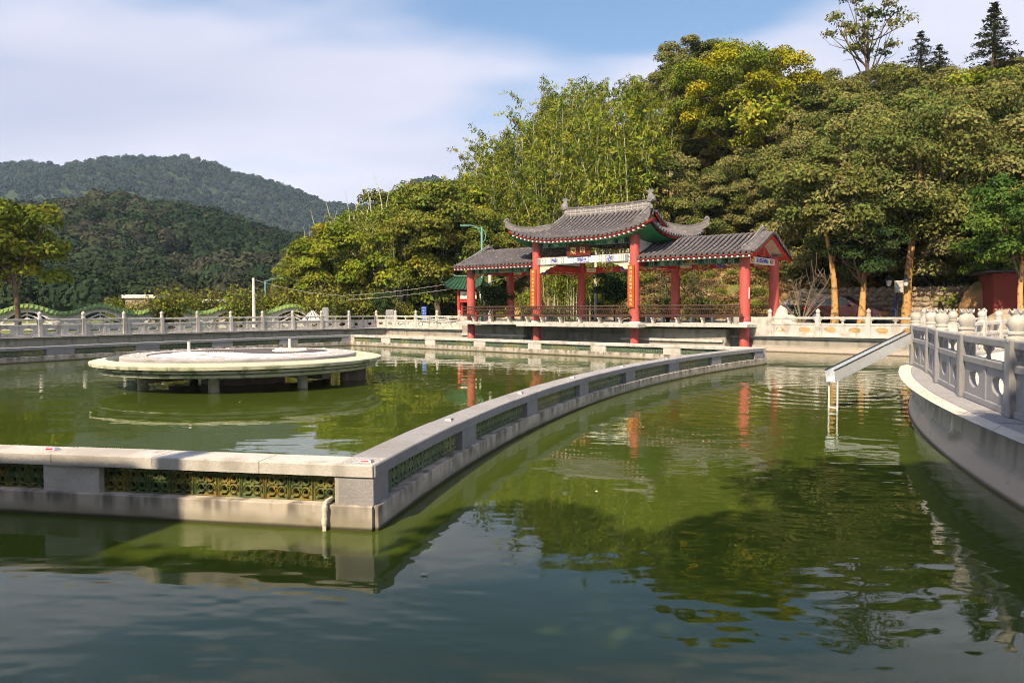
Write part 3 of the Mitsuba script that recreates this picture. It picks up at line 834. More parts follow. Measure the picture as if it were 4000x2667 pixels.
# the swirl: two comma shapes inlaid as a thin layer of paving
e1, e2 = np.array([-10.05, 23.9]) - DC, np.array([-7.55, 26.1]) - DC
ax = e2 - e1
th = math.degrees(math.atan2(ax[1], ax[0]))
Rw = 2.85
disk = Point(0, 0).buffer(Rw, 24)
upper = disk.intersection(sbox(-9, 0, 9, 9))
dark = upper.union(Point(Rw / 2, 0).buffer(Rw / 2, 24)).difference(Point(-Rw / 2, 0).buffer(Rw / 2, 24))
white = disk.difference(dark)
for nm, pg, mt, z in (('white_swirl', white, 'disc_white', 0.9255), ('dark_swirl', dark, 'disc_dark', 0.9255)):
    m = ext(affinity.rotate(pg, th, origin=(0, 0)), 0.008, z)
    part(fk, nm, moved(m, Mdisc), mt)
for e, nm in ((e1, 'left'), (e2, 'right')):
    m = lathe([(0.0, 0.93), (0.58, 0.93), (0.58, 0.955), (0.46, 1.02), (0.1, 1.03), (0, 1.03)], 32)
    m.apply_translation((e[0], e[1], 0))
    pk = part(fk, 'nozzle_base', moved(m, Mdisc), 'white_paint', smooth=30)
    m = lathe([(0.0, 1.02), (0.075, 1.03), (0.05, 1.07), (0.042, 1.30), (0.05, 1.31), (0.05, 1.34), (0.0, 1.34)], 14)
    m.apply_translation((e[0], e[1], 0))
    part(pk, 'nozzle', moved(m, Mdisc), 'white_paint', smooth=30)
for a in range(0, 360, 45):
    m = lathe([(0.0, -0.6), (0.15, -0.6), (0.15, 0.42), (0, 0.42)], 20)
    p = 3.25 * unit(a + 5)
    m.apply_translation((p[0], p[1], 0))
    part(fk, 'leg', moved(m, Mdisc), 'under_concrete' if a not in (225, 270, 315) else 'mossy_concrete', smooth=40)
part(fk, 'centre_pier', moved(lathe([(0, -0.6), (1.3, -0.6), (1.3, 0.42), (0, 0.42)], 24), Mdisc), 'under_concrete', smooth=40)
part(fk, 'side_pier', moved(bx(-0.35, 0.35, -0.5, 0.5, -0.6, 0.45), frame(*(DC + 3.55 * unit(12)), 0, unit(12))), 'under_concrete')
for a in (60, 150):
    part(fk, 'beam', moved(bx(-3.6, 3.6, -0.15, 0.15, 0.24, 0.425), frame(*DC, 0, unit(a))), 'under_concrete')
rng = np.random.default_rng(5)
for k in range(22):
    a = 360 * k / 22 + 4
    M = frame(*(DC + 3.3 * unit(a)), 0.925, unit(a))
    b = trimesh.Trimesh(np.array([(sx * (0.03 if z else 0.05), sy * (0.05 if z else 0.08), z) for sx in (-1, 1) for sy in (-1, 1) for z in (0, 0.025)])).convex_hull
    part(fk, 'light_stud', moved(b, M), 'white_paint')

# ---------------------------------------------------------------- galvanised chute
ck = thing('feed_chute', 'galvanised metal chute sloping from the right balustrade down over the water on thin legs', 'chute')
A0, A1 = np.array([10.22, 19.75, 1.60]), np.array([7.15, 17.25, 0.80])
dd = (A1 - A0) / np.linalg.norm(A1 - A0)
side = np.cross(dd, [0, 0, 1.0])
side /= np.linalg.norm(side)
upv = np.cross(side, dd)
for nm, a, b, c, d in (('floor', -0.10, 0.10, -0.15, -0.14), ('side_plate', -0.11, -0.10, -0.155, 0.12), ('side_plate', 0.10, 0.11, -0.155, 0.12)):
    Lc = np.linalg.norm(A1 - A0)
    m = bx(0, Lc, a, b, c, d)
    M = np.eye(4)
    M[:3, 0], M[:3, 1], M[:3, 2], M[:3, 3] = dd, side, upv, A0
    part(ck, nm, moved(m, M), 'galvanised')
for s in (-1, 1):
    part(ck, 'edge_rail', bar(A0 + side * 0.105 * s + upv * 0.12, A1 + side * 0.105 * s + upv * 0.12, 0.016, 8), 'dark_metal', smooth=40)
ends = []
for s in (-1, 1):
    top = A1 - dd * 0.12 + side * 0.10 * s - upv * 0.15
    foot = np.array([top[0], top[1], -0.5])
    ends.append(np.array([top[0], top[1], 0.06]))
    part(ck, 'leg', bar(top, foot, 0.022, 8), 'galvanised', smooth=40)
part(ck, 'cross_bar', bar(ends[0], ends[1], 0.018, 8), 'galvanised', smooth=40)
part(ck, 'hanger', bar(A0 + np.array([0.1, 0.0, 0.10]), A0 + np.array([-0.6, -0.5, -0.22]), 0.014, 6), 'dark_metal')

rng = np.random.default_rng(31)
for k, (u, d, lab) in enumerate(((2515, 14.9, 'pale fallen leaf floating between the curved wall and the right bank'), (1080, 17.5, 'pale leaf floating in front of the fountain disc'), (930, 19.3, 'small brown leaf floating just before the fountain disc'), (2900, 7.6, 'brown leaf floating in the right foreground'), (1650, 6.6, 'small leaf floating off the near corner'), (3180, 10.5, 'leaf floating in front of the chute legs'), (2330, 9.6, 'pale leaf floating midway along the curved wall'))):
    a = rng.uniform(0, 6.28, 1)[0]
    r_ = rng.uniform(0.03, 0.05)
    lv, lf = [], []
    for t in np.linspace(-1, 1, 7):
        w_ = 0.5 * r_ * (1 - t * t) ** 0.7
        for q in (-1, 0, 1):
            X, Y = t * r_, q * w_
            lv.append((X * math.cos(a) - Y * math.sin(a) + (u - 2000) / 3005 * d, X * math.sin(a) + Y * math.cos(a) + d, 0.006 + 0.006 * abs(q) + 0.008 * t * t))
    m = strip(np.array(lv).reshape(7, 3, 3))
    solo('floating_leaf', m, 'pale_leaf' if k % 2 == 0 else 'brown_leaf', lab, 'leaf')

# ---------------------------------------------------------------- the lakeside pavilion (local x right, y back, z up)
PV = frame(4.93, 48.43, 0, (0.78264, -0.62247))
A_, B_, DEP, FWDC = 3.6, 6.4, 4.5, 0.78
FLOOR = 1.5
pv = thing('pavilion', 'red-columned waterside pavilion with grey tiled roofs, a taller upturned middle roof and two lower wings', 'pavilion')


def pp_(parent, name, mesh, m, **k):
    return part(parent, name, moved(mesh, PV), m, **k)


def pshared(parent, name, shape, M):
    return part(parent, name, shape, None, to_world=PV @ M)


def tr(x, y, z):
    m = np.eye(4)
    m[:3, 3] = x, y, z
    return m


# floor slabs
pp_(pv, 'floor_slab', bx(-A_ - B_ - 0.55, -A_ - 0.95, -1.02, DEP + 0.5, 1.32, FLOOR - 0.03, 0.012), 'granite_white')
pp_(pv, 'floor_slab', bx(-A_ - 0.94, A_ + 0.84, -1.02 - FWDC, DEP + 0.5, 1.24, FLOOR - 0.04, 0.012), 'granite_white')
pp_(pv, 'floor_slab', bx(A_ + 0.85, A_ + B_ + 0.55, -1.02, DEP + 0.5, 1.30, FLOOR - 0.03, 0.012), 'granite_white')

# columns
drum = lathe([(0, 0), (0.37, 0), (0.38, 0.05), (0.33, 0.12), (0, 0.12)], 24)
for X in (-A_ - B_, -A_, A_, A_ + B_):
    mid = abs(X) < A_ + 0.1
    for back in (0, 1):
        Y = (DEP + (0.0)) if back else (-FWDC if mid else 0.0)
        top = 6.75 if mid else 5.35
        prof = [(0, -0.7), (0.265, -0.7), (0.265, 1.3), (0.285, 1.6), (0.285, top), (0, top)] if not back else [(0, 1.4), (0.285, 1.4), (0.285, top), (0, top)]
        m = lathe(prof, 24)
        m.apply_translation((X, Y, 0))
        ck_ = pp_(pv, 'column', m, 'red_paint', smooth=40)
        d = drum.copy()
        d.apply_translation((X, Y, FLOOR - 0.035))
        pp_(ck_, 'plinth', d, 'white_paint', smooth=30)
m = bx(0, 0.05, 0, 0.03, 0, 0.62, 0.01)
pp_(pv, 'notice_strip', moved(m, tr(A_ + B_ + 0.27, -0.14, 2.85)), 'sign_white')

# ---- tiles
TR = 0.090


def tile_tube(pts, r=TR, tile=0.36):
    """A row of overlapping round tiles along a path, with a round end face at its first point."""
    p = np.asarray(pts, float)
    d = np.r_[0, np.cumsum(np.linalg.norm(np.diff(p, axis=0), axis=1))]
    n = max(1, int(round(d[-1] / tile)))
    P, R = [], []
    at = lambda s: np.array([np.interp(s, d, p[:, i]) for i in range(3)])
    for k in range(n):
        a, b = d[-1] * k / n, d[-1] * (k + 1) / n
        P += [at(a + 0.0005), at(b - 0.012)]
        R += [r * 1.05, r * 0.93]
    P.append(at(d[-1]))
    R.append(r * 0.93)
    t = tube(P, R, 8)
    e = P[0] - P[1]
    e /= np.linalg.norm(e)
    cap = tube([P[0] + e * 0.02, P[0] - e * 0.03], r * 1.22, 10)
    return join([t, cap])


def wing_z(Y):
    """Height of the rolled wing roof over local Y (symmetrical about the middle)."""
    t = 1 - np.abs(np.asarray(Y, float) - DEP / 2) / (DEP / 2 + 0.95)
    return 5.30 + 1.42 * (0.72 * t + 0.28 * t * t) - 0.16 * np.clip((t - 0.82) / 0.18, 0, 1) ** 2


wing_Y = np.linspace(-0.95, DEP / 2 + 0.35, 14)
wing_full = np.linspace(-0.95, DEP + 0.95, 25)


def wing_roof(x0, x1, outer, label):
    """outer = +1: the gable end is at x1, -1: at x0."""
    rf = numbered(pv + '__wing_roof')
    lo, hi = x0, x1
    scene[rf] = mikit.ply(moved(join([strip([[(x, y, wing_z(y) - 0.09) for y in wing_full] for x in (lo, hi)]), strip([[(x, y, wing_z(y) - 0.12) for y in wing_full] for x in (hi, lo)])]), PV), 'pan_tile')
    say(rf, label)
    n = int(round((hi - lo) / 0.315))
    for k in range(n):
        x = lo + (k + 0.5) * (hi - lo) / n
        pp_(rf, 'tile_row', tile_tube([(x, y, wing_z(y) + 0.05) for y in wing_Y]), 'roof_tile', smooth=50)
    pp_(rf, 'fascia', bx(lo, hi, -0.90, -0.87, 5.13, 5.27), 'red_trim')
    rt = mikit.ply(bx(-0.045, 0.045, -0.98, -0.3, 5.10, 5.18), 'beam_white')
    for k in range(n):
        x = lo + (k + 0.5) * (hi - lo) / n
        pshared(rf, 'rafter', rt, tr(x, 0.03, -0.005))
    # end ridge running down the slope with its raised tip, and the short tiles over the verge
    xe = x1 if outer > 0 else x0
    xr = xe - outer * 0.62
    for sgn, ys in ((-1, np.linspace(-0.75, DEP / 2 + 0.02, 16)), (1, np.linspace(DEP + 0.75, DEP / 2 - 0.02, 16))):
        tt = np.linspace(0, 1, 16)
        zz = wing_z(ys) + 0.16 * tt ** 8
        for r_, dz, mt in ((0.085, 0.15, 'ridge_clay'), (0.06, 0.27, 'ridge_clay')):
            pp_(rf, 'end_ridge', tube([(xr, y, z + dz) for y, z in zip(ys, zz)], r_, 8), mt, smooth=50)
        nv = 13
        for k in range(nv):
            y = ys[0] + (ys[-1] - ys[0]) * (k + 0.4) / nv - 0.0
            z = float(wing_z(y)) + 0.03
            pp_(rf, 'verge_tile', tile_tube([(xe + outer * 0.05, y, z - 0.03), (xr + outer * 0.05, y, z + 0.06)], 0.085), 'roof_tile', smooth=50)
        # bargeboard under the verge
        g = []
        for y in ys:
            z = float(wing_z(y))
            g.append([(xe - outer * 0.06, y, z - 0.07), (xe - outer * 0.06, y, z - 0.36), (xe - outer * 0.13, y, z - 0.36), (xe - outer * 0.13, y, z - 0.07), (xe - outer * 0.06, y, z - 0.07)])
        pp_(rf, 'bargeboard', strip(g), 'red_trim')
        g = [[(xe - outer * 0.13, y, float(wing_z(y)) - 0.14), (xe - outer * 1.2, y, float(wing_z(y)) - 0.14)] for y in ys]
        pp_(rf, 'soffit', strip(g), 'plaster')
    # gable framing
    xg = xe - outer * 0.62
    pp_(pv, 'gable_post', bx(xg - 0.1, xg + 0.1, DEP / 2 - 0.11, DEP / 2 + 0.11, 5.25, 6.55), 'red_paint')
    tri = Polygon([(0.1, 5.36), (DEP - 0.1, 5.36), (DEP / 2 + 0.3, 6.42), (DEP / 2 - 0.3, 6.42)])
    mm = ext(tri, 0.05)
    m4 = np.array([[0, 0, 1, xg - outer * 0.35], [1, 0, 0, 0], [0, 1, 0, 0], [0, 0, 0, 1.0]])
    pp_(pv, 'gable_board', moved(mm, m4), 'red_trim')
    for y in (0.0, DEP):
        s = -1 if y == 0 else 1
        pp_(pv, 'purlin_end', bx(min(xg, xe - outer * 0.1), max(xg, xe - outer * 0.1), y - 0.10, y + 0.10, 5.16, 5.36, 0.02), 'red_trim')
    return rf


wing_roof(-A_ - B_ - 0.85, -A_ - 0.30, -1, 'left wing roof, lower and farther, of round grey tiles')
wing_roof(A_ - 0.45, A_ + B_ + 0.75, 1, 'right wing roof with its open red gable end')

# ---- middle roof
XC, YM, HD, ZE, ZR, UP = 5.2, 1.9, 3.7, 6.66, 8.50, 0.80
XG = 3.2


def gcur(t):
    return 0.58 * t + 0.42 * t * t


def mid_front(X, Y):
    t = np.clip((np.asarray(Y, float) - (YM - HD)) / HD, 0, 1)
    return ZE + UP * (np.abs(X) / XC) ** 3.2 * (1 - t) ** 1.5 + (ZR - ZE) * gcur(t)


def mid_side(X, Y):
    t = np.clip((XC - np.abs(np.asarray(X, float))) / HD, 0, 1)
    return ZE + UP * (np.abs(np.asarray(Y) - YM) / HD) ** 3.2 * (1 - t) ** 1.5 + (ZR - ZE) * gcur(t)


mr = numbered(pv + '__middle_roof')
say(mr, 'tall middle roof with upswept corners, end fish and scrolls')
sheets = []
for dz in (-0.09, -0.17):
    for sgn in (-1, 1):
        rows = []
        for t in np.linspace(0, 1, 12):
            Y = YM + sgn * HD * (1 - t)
            half = XC - HD * t if t * HD < XC - XG else XG + 0.28
            rows.append([(x, Y, float(mid_front(x, YM - HD * (1 - t))) + dz) for x in np.linspace(-half, half, 24)])
        sheets.append(strip(rows))
        rows = []
        for t in np.linspace(0, (XC - XG) / HD, 7):
            half = HD * (1 - t)
            rows.append([(sgn * (XC - HD * t), YM + y, float(mid_side(XC - HD * t, YM + y)) + dz) for y in np.linspace(-half, half, 20)])
        sheets.append(strip(rows))
scene[mr] = mikit.ply(moved(join(sheets), PV), 'pan_tile')
nrow = 33
for k in range(nrow):
    x = -XC + (k + 0.5) * 2 * XC / nrow
    ye = YM - HD
    yend = YM - 0.02 if abs(x) < XG + 0.2 else ye + (XC - abs(x)) - 0.02
    if yend - ye < 0.2:
        continue
    ys = np.linspace(ye - 0.03, yend, max(3, int((yend - ye) / 0.3)))
    pp_(mr, 'tile_row', tile_tube([(x, y, float(mid_front(x, y)) + 0.055) for y in ys]), 'roof_tile', smooth=50)
    rt = bx(-0.045, 0.045, 0, 0.55, -0.22, -0.14)
    pp_(mr, 'rafter', moved(rt, tr(x, ye - 0.05, float(mid_front(x, ye)))), 'beam_white')
for sgn in (-1, 1):
    ns = 23
    for k in range(ns):
        y = YM - HD + (k + 0.5) * 2 * HD / ns
        xin = XG if abs(y - YM) < HD - (XC - XG) else XC - (HD - abs(y - YM)) + 0.02
        if XC - xin < 0.2:
            continue
        xs = np.linspace(XC + 0.03, xin, max(3, int((XC - xin) / 0.3)))
        pp_(mr, 'tile_row', tile_tube([(sgn * x, y, float(mid_side(x, y)) + 0.055) for x in xs]), 'roof_tile', smooth=50)
# fascia and soffit
for name, mt, inset, z0, z1 in (('fascia', 'red_trim', 0.06, -0.16, -0.02),):
    g = [[(x, YM - HD + inset, float(mid_front(x, YM - HD)) + z) for z in (z1, z0)] for x in np.linspace(-XC, XC, 40)]
    pp_(mr, name, strip(g), mt)
    for sgn in (-1, 1):
        g = [[(sgn * (XC - inset), y, float(mid_side(XC, y)) + z) for z in (z1, z0)] for y in np.linspace(YM - HD, YM + HD, 30)]
        pp_(mr, name, strip(g), mt)
g = [[(x, YM - HD + 0.08 + 1.35 * t, float(mid_front(x, YM - HD)) - 0.2 - 0.10 * t + (0.0 if t < 1 else -0.0)) for t in np.linspace(0, 1, 4)] for x in np.linspace(-XC + 0.1, XC - 0.1, 40)]
pp_(mr, 'soffit', strip(g), 'green_paint')
for sgn in (-1, 1):
    g = [[(sgn * (XC - 0.08 - 1.75 * t), y, float(mid_side(XC, y)) - 0.2 - 0.14 * t) for t in np.linspace(0, 1, 4)] for y in np.linspace(YM - HD + 0.1, YM + HD - 0.1, 30)]
    pp_(mr, 'soffit', strip(g), 'green_paint')
# main ridge with its cap and brick pattern
zr = lambda x: ZR + 0.07 * (abs(x) / XG) ** 3
xs = np.linspace(-XG - 0.05, XG + 0.05, 15)
for nm, hw, z0, z1, mt in (('main_ridge', 0.11, -0.08, 0.44, 'ridge_clay'), ('ridge_cap', 0.15, 0.442, 0.54, 'roof_tile')):
    g = [[(x, YM - hw, zr(x) + z0), (x, YM - hw, zr(x) + z1), (x, YM + hw, zr(x) + z1), (x, YM + hw, zr(x) + z0)] for x in xs]
    rk = pp_(mr, nm, strip(g), mt)
for k in range(17):
    x = -XG + 0.1 + k * (2 * XG - 0.2) / 16
    pp_(mr, 'ridge_mortar', bx(x - 0.012, x + 0.012, YM - 0.118, YM - 0.10, zr(x) - 0.02, zr(x) + 0.41), 'mortar')
for z in (0.10, 0.27):
    g = [[(x, YM - 0.116, zr(x) + z), (x, YM - 0.116, zr(x) + z + 0.025)] for x in xs]
    pp_(mr, 'ridge_mortar', strip(g), 'mortar')
# fish at the ridge ends
for sgn in (-1, 1):
    pth = np.array([(-0.06, 0, 0.40), (0.0, 0, 0.60), (0.03, 0, 0.80), (-0.02, 0, 1.0), (-0.05, 0, 1.14), (-0.04, 0, 1.26)])
    fish = [tube(pth * [sgn, 1, 1], [0.22, 0.27, 0.25, 0.19, 0.13, 0.09], 8)]
    fan = Polygon([(-0.10, 1.15), (-0.36, 1.42), (-0.18, 1.40), (-0.10, 1.58), (0.0, 1.42), (0.10, 1.56), (0.14, 1.38), (0.30, 1.42), (0.02, 1.15)])
    fish.append(ext_up(affinity.scale(fan, sgn, 1, origin=(0, 0)), 0.06, -0.03))
    for a in range(5):
        sp = Polygon([(0.22, 0.46 + 0.1 * a), (0.36, 0.54 + 0.1 * a), (0.2, 0.56 + 0.1 * a)])
        fish.append(ext_up(affinity.scale(sp, sgn, 1, origin=(0, 0)), 0.05, -0.025))
    fm = join(fish)
    fm.apply_transform(np.diag([1.0, 1.0, 0.70, 1.0]))
    fm.apply_translation((0, 0, 0.12))
    fm.apply_translation((sgn * (XG + 0.02), YM, ZR + 0.05))
    pp_(mr, 'ridge_fish', fm, 'ridge_clay', smooth=40)
# gables
for sgn in (-1, 1):
    zb = float(mid_front(XG, YM - HD + (XC - XG)))
    tri = Polygon([(-1.55, zb), (1.55, zb), (0.0, ZR - 0.02)])
    m4 = np.array([[0, 0, 1, sgn * (XG - 0.05)], [1, 0, 0, YM], [0, 1, 0, 0], [0, 0, 0, 1.0]])
    gk = pp_(mr, 'gable', moved(ext(tri, 0.06), m4), 'ridge_clay')
    m4[0, 3] = sgn * (XG - 0.0) + (0.0 if sgn > 0 else -0.06)
    inner = Polygon([(-0.85, zb + 0.26), (0.85, zb + 0.26), (0.0, ZR - 0.16)])
    pp_(gk, 'red_frame', moved(ext(inner.difference(inner.buffer(-0.10)), 0.075), m4), 'red_trim')
    pp_(gk, 'gilded_panel', moved(ext(inner.buffer(-0.10), 0.068), m4), 'gold_carving')
    # ridge along the foot of the gable, and the ridges down its edges
    pp_(mr, 'foot_ridge', bx(min(sgn * XG, sgn * (XG + 0.16)), max(sgn * XG, sgn * (XG + 0.16)), YM - 1.6, YM + 1.6, zb - 0.05, zb + 0.22), 'ridge_clay')
    for k in range(9):
        y = YM - 1.5 + k * 0.375
        pp_(mr, 'ridge_mortar', bx(min(sgn * (XG + 0.1), sgn * (XG + 0.168)), max(sgn * (XG + 0.1), sgn * (XG + 0.168)), y - 0.012, y + 0.012, zb, zb + 0.2), 'mortar')
    for side_ in (-1, 1):
        ys = [YM + side_ * d for d in np.linspace(0.12, HD - (XC - XG) + 0.05, 10)]
        zz = [float(mid_front(XG, YM - abs(y - YM))) for y in ys]
        x = sgn * (XG - 0.12)
        for r_, dz in ((0.11, 0.12), (0.075, 0.27)):
            pp_(mr, 'gable_ridge', tube([(x, y, z + dz) for y, z in zip(ys, zz)], r_, 8), 'ridge_clay', smooth=50)
        pp_(mr, 'bargeboard', strip([[(sgn * (XG + 0.26), y, z - 0.02), (sgn * (XG + 0.26), y, z - 0.24)] for y, z in zip(ys, zz)]), 'red_trim')
        for k in range(7):
            y = ys[0] + (ys[-1] - ys[0]) * (k + 0.5) / 7
            z = float(mid_front(XG, YM - abs(y - YM)))
            pp_(mr, 'verge_tile', tile_tube([(sgn * (XG + 0.34), y, z - 0.0), (sgn * (XG - 0.1), y, z + 0.07)], 0.08), 'roof_tile', smooth=50)
        # corner ridge sweeping up to a scroll
        tt = np.linspace(0, 1, 14)
        pts_ = []
        for t in tt:
            X, Y = XG + (XC + 0.12 - XG) * t, YM + side_ * (HD - (XC - XG) + (XC + 0.12 - XG) * t)
            z = float(mid_front(min(X, XC), YM - min(abs(Y - YM), HD))) + 0.26 * t ** 6
            pts_.append((sgn * X, Y, z))
        pts_ = np.array(pts_)
        dirn = np.array([sgn, side_]) / math.sqrt(2)
        nx = np.array([-dirn[1], dirn[0]])
        g = []
        for p_ in pts_:
            w_ = 0.085
            g.append([(p_[0] + nx[0] * w_, p_[1] + nx[1] * w_, p_[2] - 0.08), (p_[0] + nx[0] * w_, p_[1] + nx[1] * w_, p_[2] + 0.30), (p_[0] - nx[0] * w_, p_[1] - nx[1] * w_, p_[2] + 0.30), (p_[0] - nx[0] * w_, p_[1] - nx[1] * w_, p_[2] - 0.08), (p_[0] + nx[0] * w_, p_[1] + nx[1] * w_, p_[2] - 0.08)])
        hk = pp_(mr, 'corner_ridge', strip(g), 'ridge_clay')
        pp_(mr, 'corner_ridge_cap', tube(pts_ + [0, 0, 0.33], 0.085, 8), 'roof_tile', smooth=50)
        e = pts_[-1] + [0, 0, 0.30]
        sp = []
        for a in np.linspace(0, 2.0 * math.pi, 16):
            r_ = 0.30 - 0.030 * a
            sp.append((e[0] + dirn[0] * (0.02 - (r_ * math.cos(a) - 0.30) * -0.55), e[1] + dirn[1] * (0.02 - (r_ * math.cos(a) - 0.30) * -0.55), e[2] + 0.02 + 0.16 + r_ * 0.75 * math.sin(a) - 0.22 + 0.05 * a / 6))
        pp_(mr, 'scroll', tube(sp, np.linspace(0.075, 0.045, 16), 7), 'ridge_clay', smooth=50)

# ---- painted beams
def inlay(parent, name, poly, m, y, depth=0.012):
    return pp_(parent, name, ext_up(poly, depth, y - depth), m)


def painted_beam(x0, x1, y, z0, z1, base, bright):
    b = pp_(pv, 'beam', bx(x0, x1, y, y + 0.26, z0, z1, 0.015), base)
    L, h = x1 - x0, z1 - z0
    S = lambda a, c, lo=0.06, hi=0.94: sbox(x0 + a * L, z0 + lo * h, x0 + c * L, z0 + hi * h)
    for a in (0.0, 1.0):
        f = (lambda u: u) if a == 0 else (lambda u: 1 - u)
        seg = lambda u, v: S(min(f(u), f(v)), max(f(u), f(v)))
        inlay(b, 'end_band', seg(0.012, 0.05), 'granite_grey' if bright else 'beam_dark', y)
        for u in (0.062, 0.083, 0.104, 0.285, 0.306):
            inlay(b, 'stripe', seg(u, u + 0.009), 'beam_pale' if not bright else 'screen_grey', y)
        if not bright:
            inlay(b, 'dark_band', seg(0.118, 0.15), 'beam_dark', y)
        cx_ = x0 + f(0.205) * L
        inlay(b, 'medallion_ground', S(min(f(0.16), f(0.25)), max(f(0.16), f(0.25))), 'green_paint' if not bright else 'beam_pale', y, 0.012)
        inlay(b, 'medallion', affinity.translate(affinity.scale(Point(0, 0).buffer(0.44 * h, 8), 1.02, 0.98, origin=(0, 0)), cx_, (z0 + z1) / 2), 'blue_paint' if bright or base == 'beam_dark' else 'beam_pale', y, 0.02)
        if not bright:
            zz = Polygon([(0, 0), (0.10, 0), (0.28, 0.5), (0.10, 1), (0, 1), (0.18, 0.5)])
            for q in (0.33, 0.37):
                pz = affinity.scale(zz, 0.55 * (1 if a == 0 else -1), h * 0.88, origin=(0, 0))
                inlay(b, 'chevron', affinity.translate(pz, x0 + f(q) * L, z0 + 0.06 * h), 'beam_pale' if q == 0.33 else 'beam_dark', y)
    c = S(0.415, 0.585)
    inlay(b, 'centre_frame', c, 'beam_pale' if not bright else 'blue_paint', y, 0.012)
    inlay(b, 'centre_panel', c.buffer(-0.045 if h > 0.3 else -0.035), 'beam_green' if not bright else 'beam_white', y, 0.018)
    inlay(b, 'centre_motif', affinity.translate(affinity.scale(Point(0, 0).buffer(1, 8), 0.055 * L, 0.28 * h, origin=(0, 0)), (x0 + x1) / 2, (z0 + z1) / 2), 'blue_paint' if bright else 'gold_carving', y, 0.024)
    return b


yf = -FWDC - 0.14
painted_beam(-A_ + 0.25, A_ - 0.25, yf, 6.22, 6.64, 'beam_green', False)
painted_beam(-A_ + 0.12, A_ - 0.2, yf - 0.06, 5.17, 5.60, 'beam_white', True)
painted_beam(-A_ - B_ + 0.2, -A_ - 0.22, -0.13, 4.83, 5.16, 'beam_green', False)
painted_beam(A_ + 0.25, A_ + B_ - 0.22, -0.13, 4.83, 5.16, 'beam_green', False)
for x0, x1, z0 in ((-A_ - B_ + 0.2, -A_ - 0.2, 4.83), (-A_ + 0.2, A_ - 0.2, 4.83), (A_ + 0.2, A_ + B_ - 0.2, 4.83)):
    b = pp_(pv, 'rear_beam', bx(x0, x1, DEP - 0.13, DEP + 0.13, z0, z0 + 0.38, 0.015), 'red_trim')
    for k in range(5):
        u = x0 + (k + 0.5) * (x1 - x0) / 5
        inlay(b, 'painted_panel', sbox(u - 0.38, z0 + 0.05, u + 0.38, z0 + 0.33), ('pale_gold', 'gold_carving', 'blue_paint', 'gold_carving', 'pale_gold')[k], DEP - 0.13)
# cross beams at the gable ends and between front and back columns
for X, zz in ((-A_ - B_, 4.85), (A_ + B_, 4.85), (-A_, 4.85), (A_, 4.85)):
    m = bx(X - 0.12, X + 0.12, 0.25 if abs(X) > A_ + 1 else -FWDC + 0.25, DEP - 0.25, zz, zz + 0.36, 0.015)
    cb = pp_(pv, 'cross_beam', m, 'beam_white' if X > A_ + 1 else 'red_trim')
    if X > A_ + 1:
        for y0, y1, mt, e in ((0.55, 1.05, 'gold_carving', 0.012), (1.35, 3.15, 'blue_paint', 0.012), (3.45, 3.95, 'gold_carving', 0.012)):
            pp_(cb, 'painted_panel', bx(X + 0.12, X + 0.12 + e, y0, y1, zz + 0.05, zz + 0.31), mt)
pp_(pv, 'side_wall', bx(A_ - 0.05, A_ + 0.05, -FWDC + 0.3, DEP - 0.3, 5.3, 6.62), 'plaster')
pp_(pv, 'side_wall', bx(-A_ - 0.05, -A_ + 0.05, -FWDC + 0.3, DEP - 0.3, 5.3, 6.62), 'plaster')
pp_(pv, 'ceiling', bx(-A_ + 0.1, A_ - 0.1, -FWDC + 0.2, DEP - 0.2, 5.66, 5.7), 'beam_pale')

# lattice frieze of the middle bay: key-fret pieces of dark wood
fr = pp_(pv, 'fretwork', bx(-A_ + 0.3, A_ - 0.3, yf + 0.10, yf + 0.16, 5.62, 5.67), 'old_wood')
unit_w, gl = 0.46, []
for k in range(int((2 * A_ - 0.6) / unit_w)):
    x = -A_ + 0.3 + k * unit_w
    s = 1 if k % 2 else -1
    z0, z1 = 5.67, 6.21
    segs = [((0.0, z0), (0.0, z1)), ((0.0, z1 - 0.10), (0.34, z1 - 0.10)), ((0.34, z1 - 0.10), (0.34, z0 + 0.14)), ((0.34, z0 + 0.14), (0.12, z0 + 0.14)), ((0.12, z0 + 0.14), (0.12, z1 - 0.24)), ((0.12, z1 - 0.24), (0.24, z1 - 0.24)), ((0.34, z0 + 0.3), (0.46, z0 + 0.3)), ((0.22, z0 + 0.14), (0.22, z0))]
    if s < 0:
        segs = [((unit_w - a[0], a[1]), (unit_w - b[0], b[1])) for a, b in segs]
    pg = unary_union([LineString([(x + a[0], a[1]), (x + b[0], b[1])]).buffer(0.017, cap_style=3) for a, b in segs])
    pp_(fr, 'fret', ext_up(pg, 0.05, yf + 0.10), 'old_wood')
pp_(fr, 'top_rail', bx(-A_ + 0.3, A_ - 0.3, yf + 0.09, yf + 0.17, 6.19, 6.23), 'old_wood')

# carved brackets under the beams
def bracket(x, y, z, sgn, m, w=0.95, h=0.42):
    pg = Polygon([(0, 0), (w, 0), (w, -0.10 * h), (0.86 * w, -0.22 * h), (0.78 * w, -0.30 * h), (0.66 * w, -0.30 * h), (0.55 * w, -0.52 * h), (0.4 * w, -0.58 * h), (0.3 * w, -0.84 * h), (0.14 * w, -0.88 * h), (0, -h)])
    pg = affinity.translate(affinity.scale(pg, sgn, 1, origin=(0, 0)), x, z)
    k_ = pp_(pv, 'bracket', ext_up(pg, 0.07, y), m)


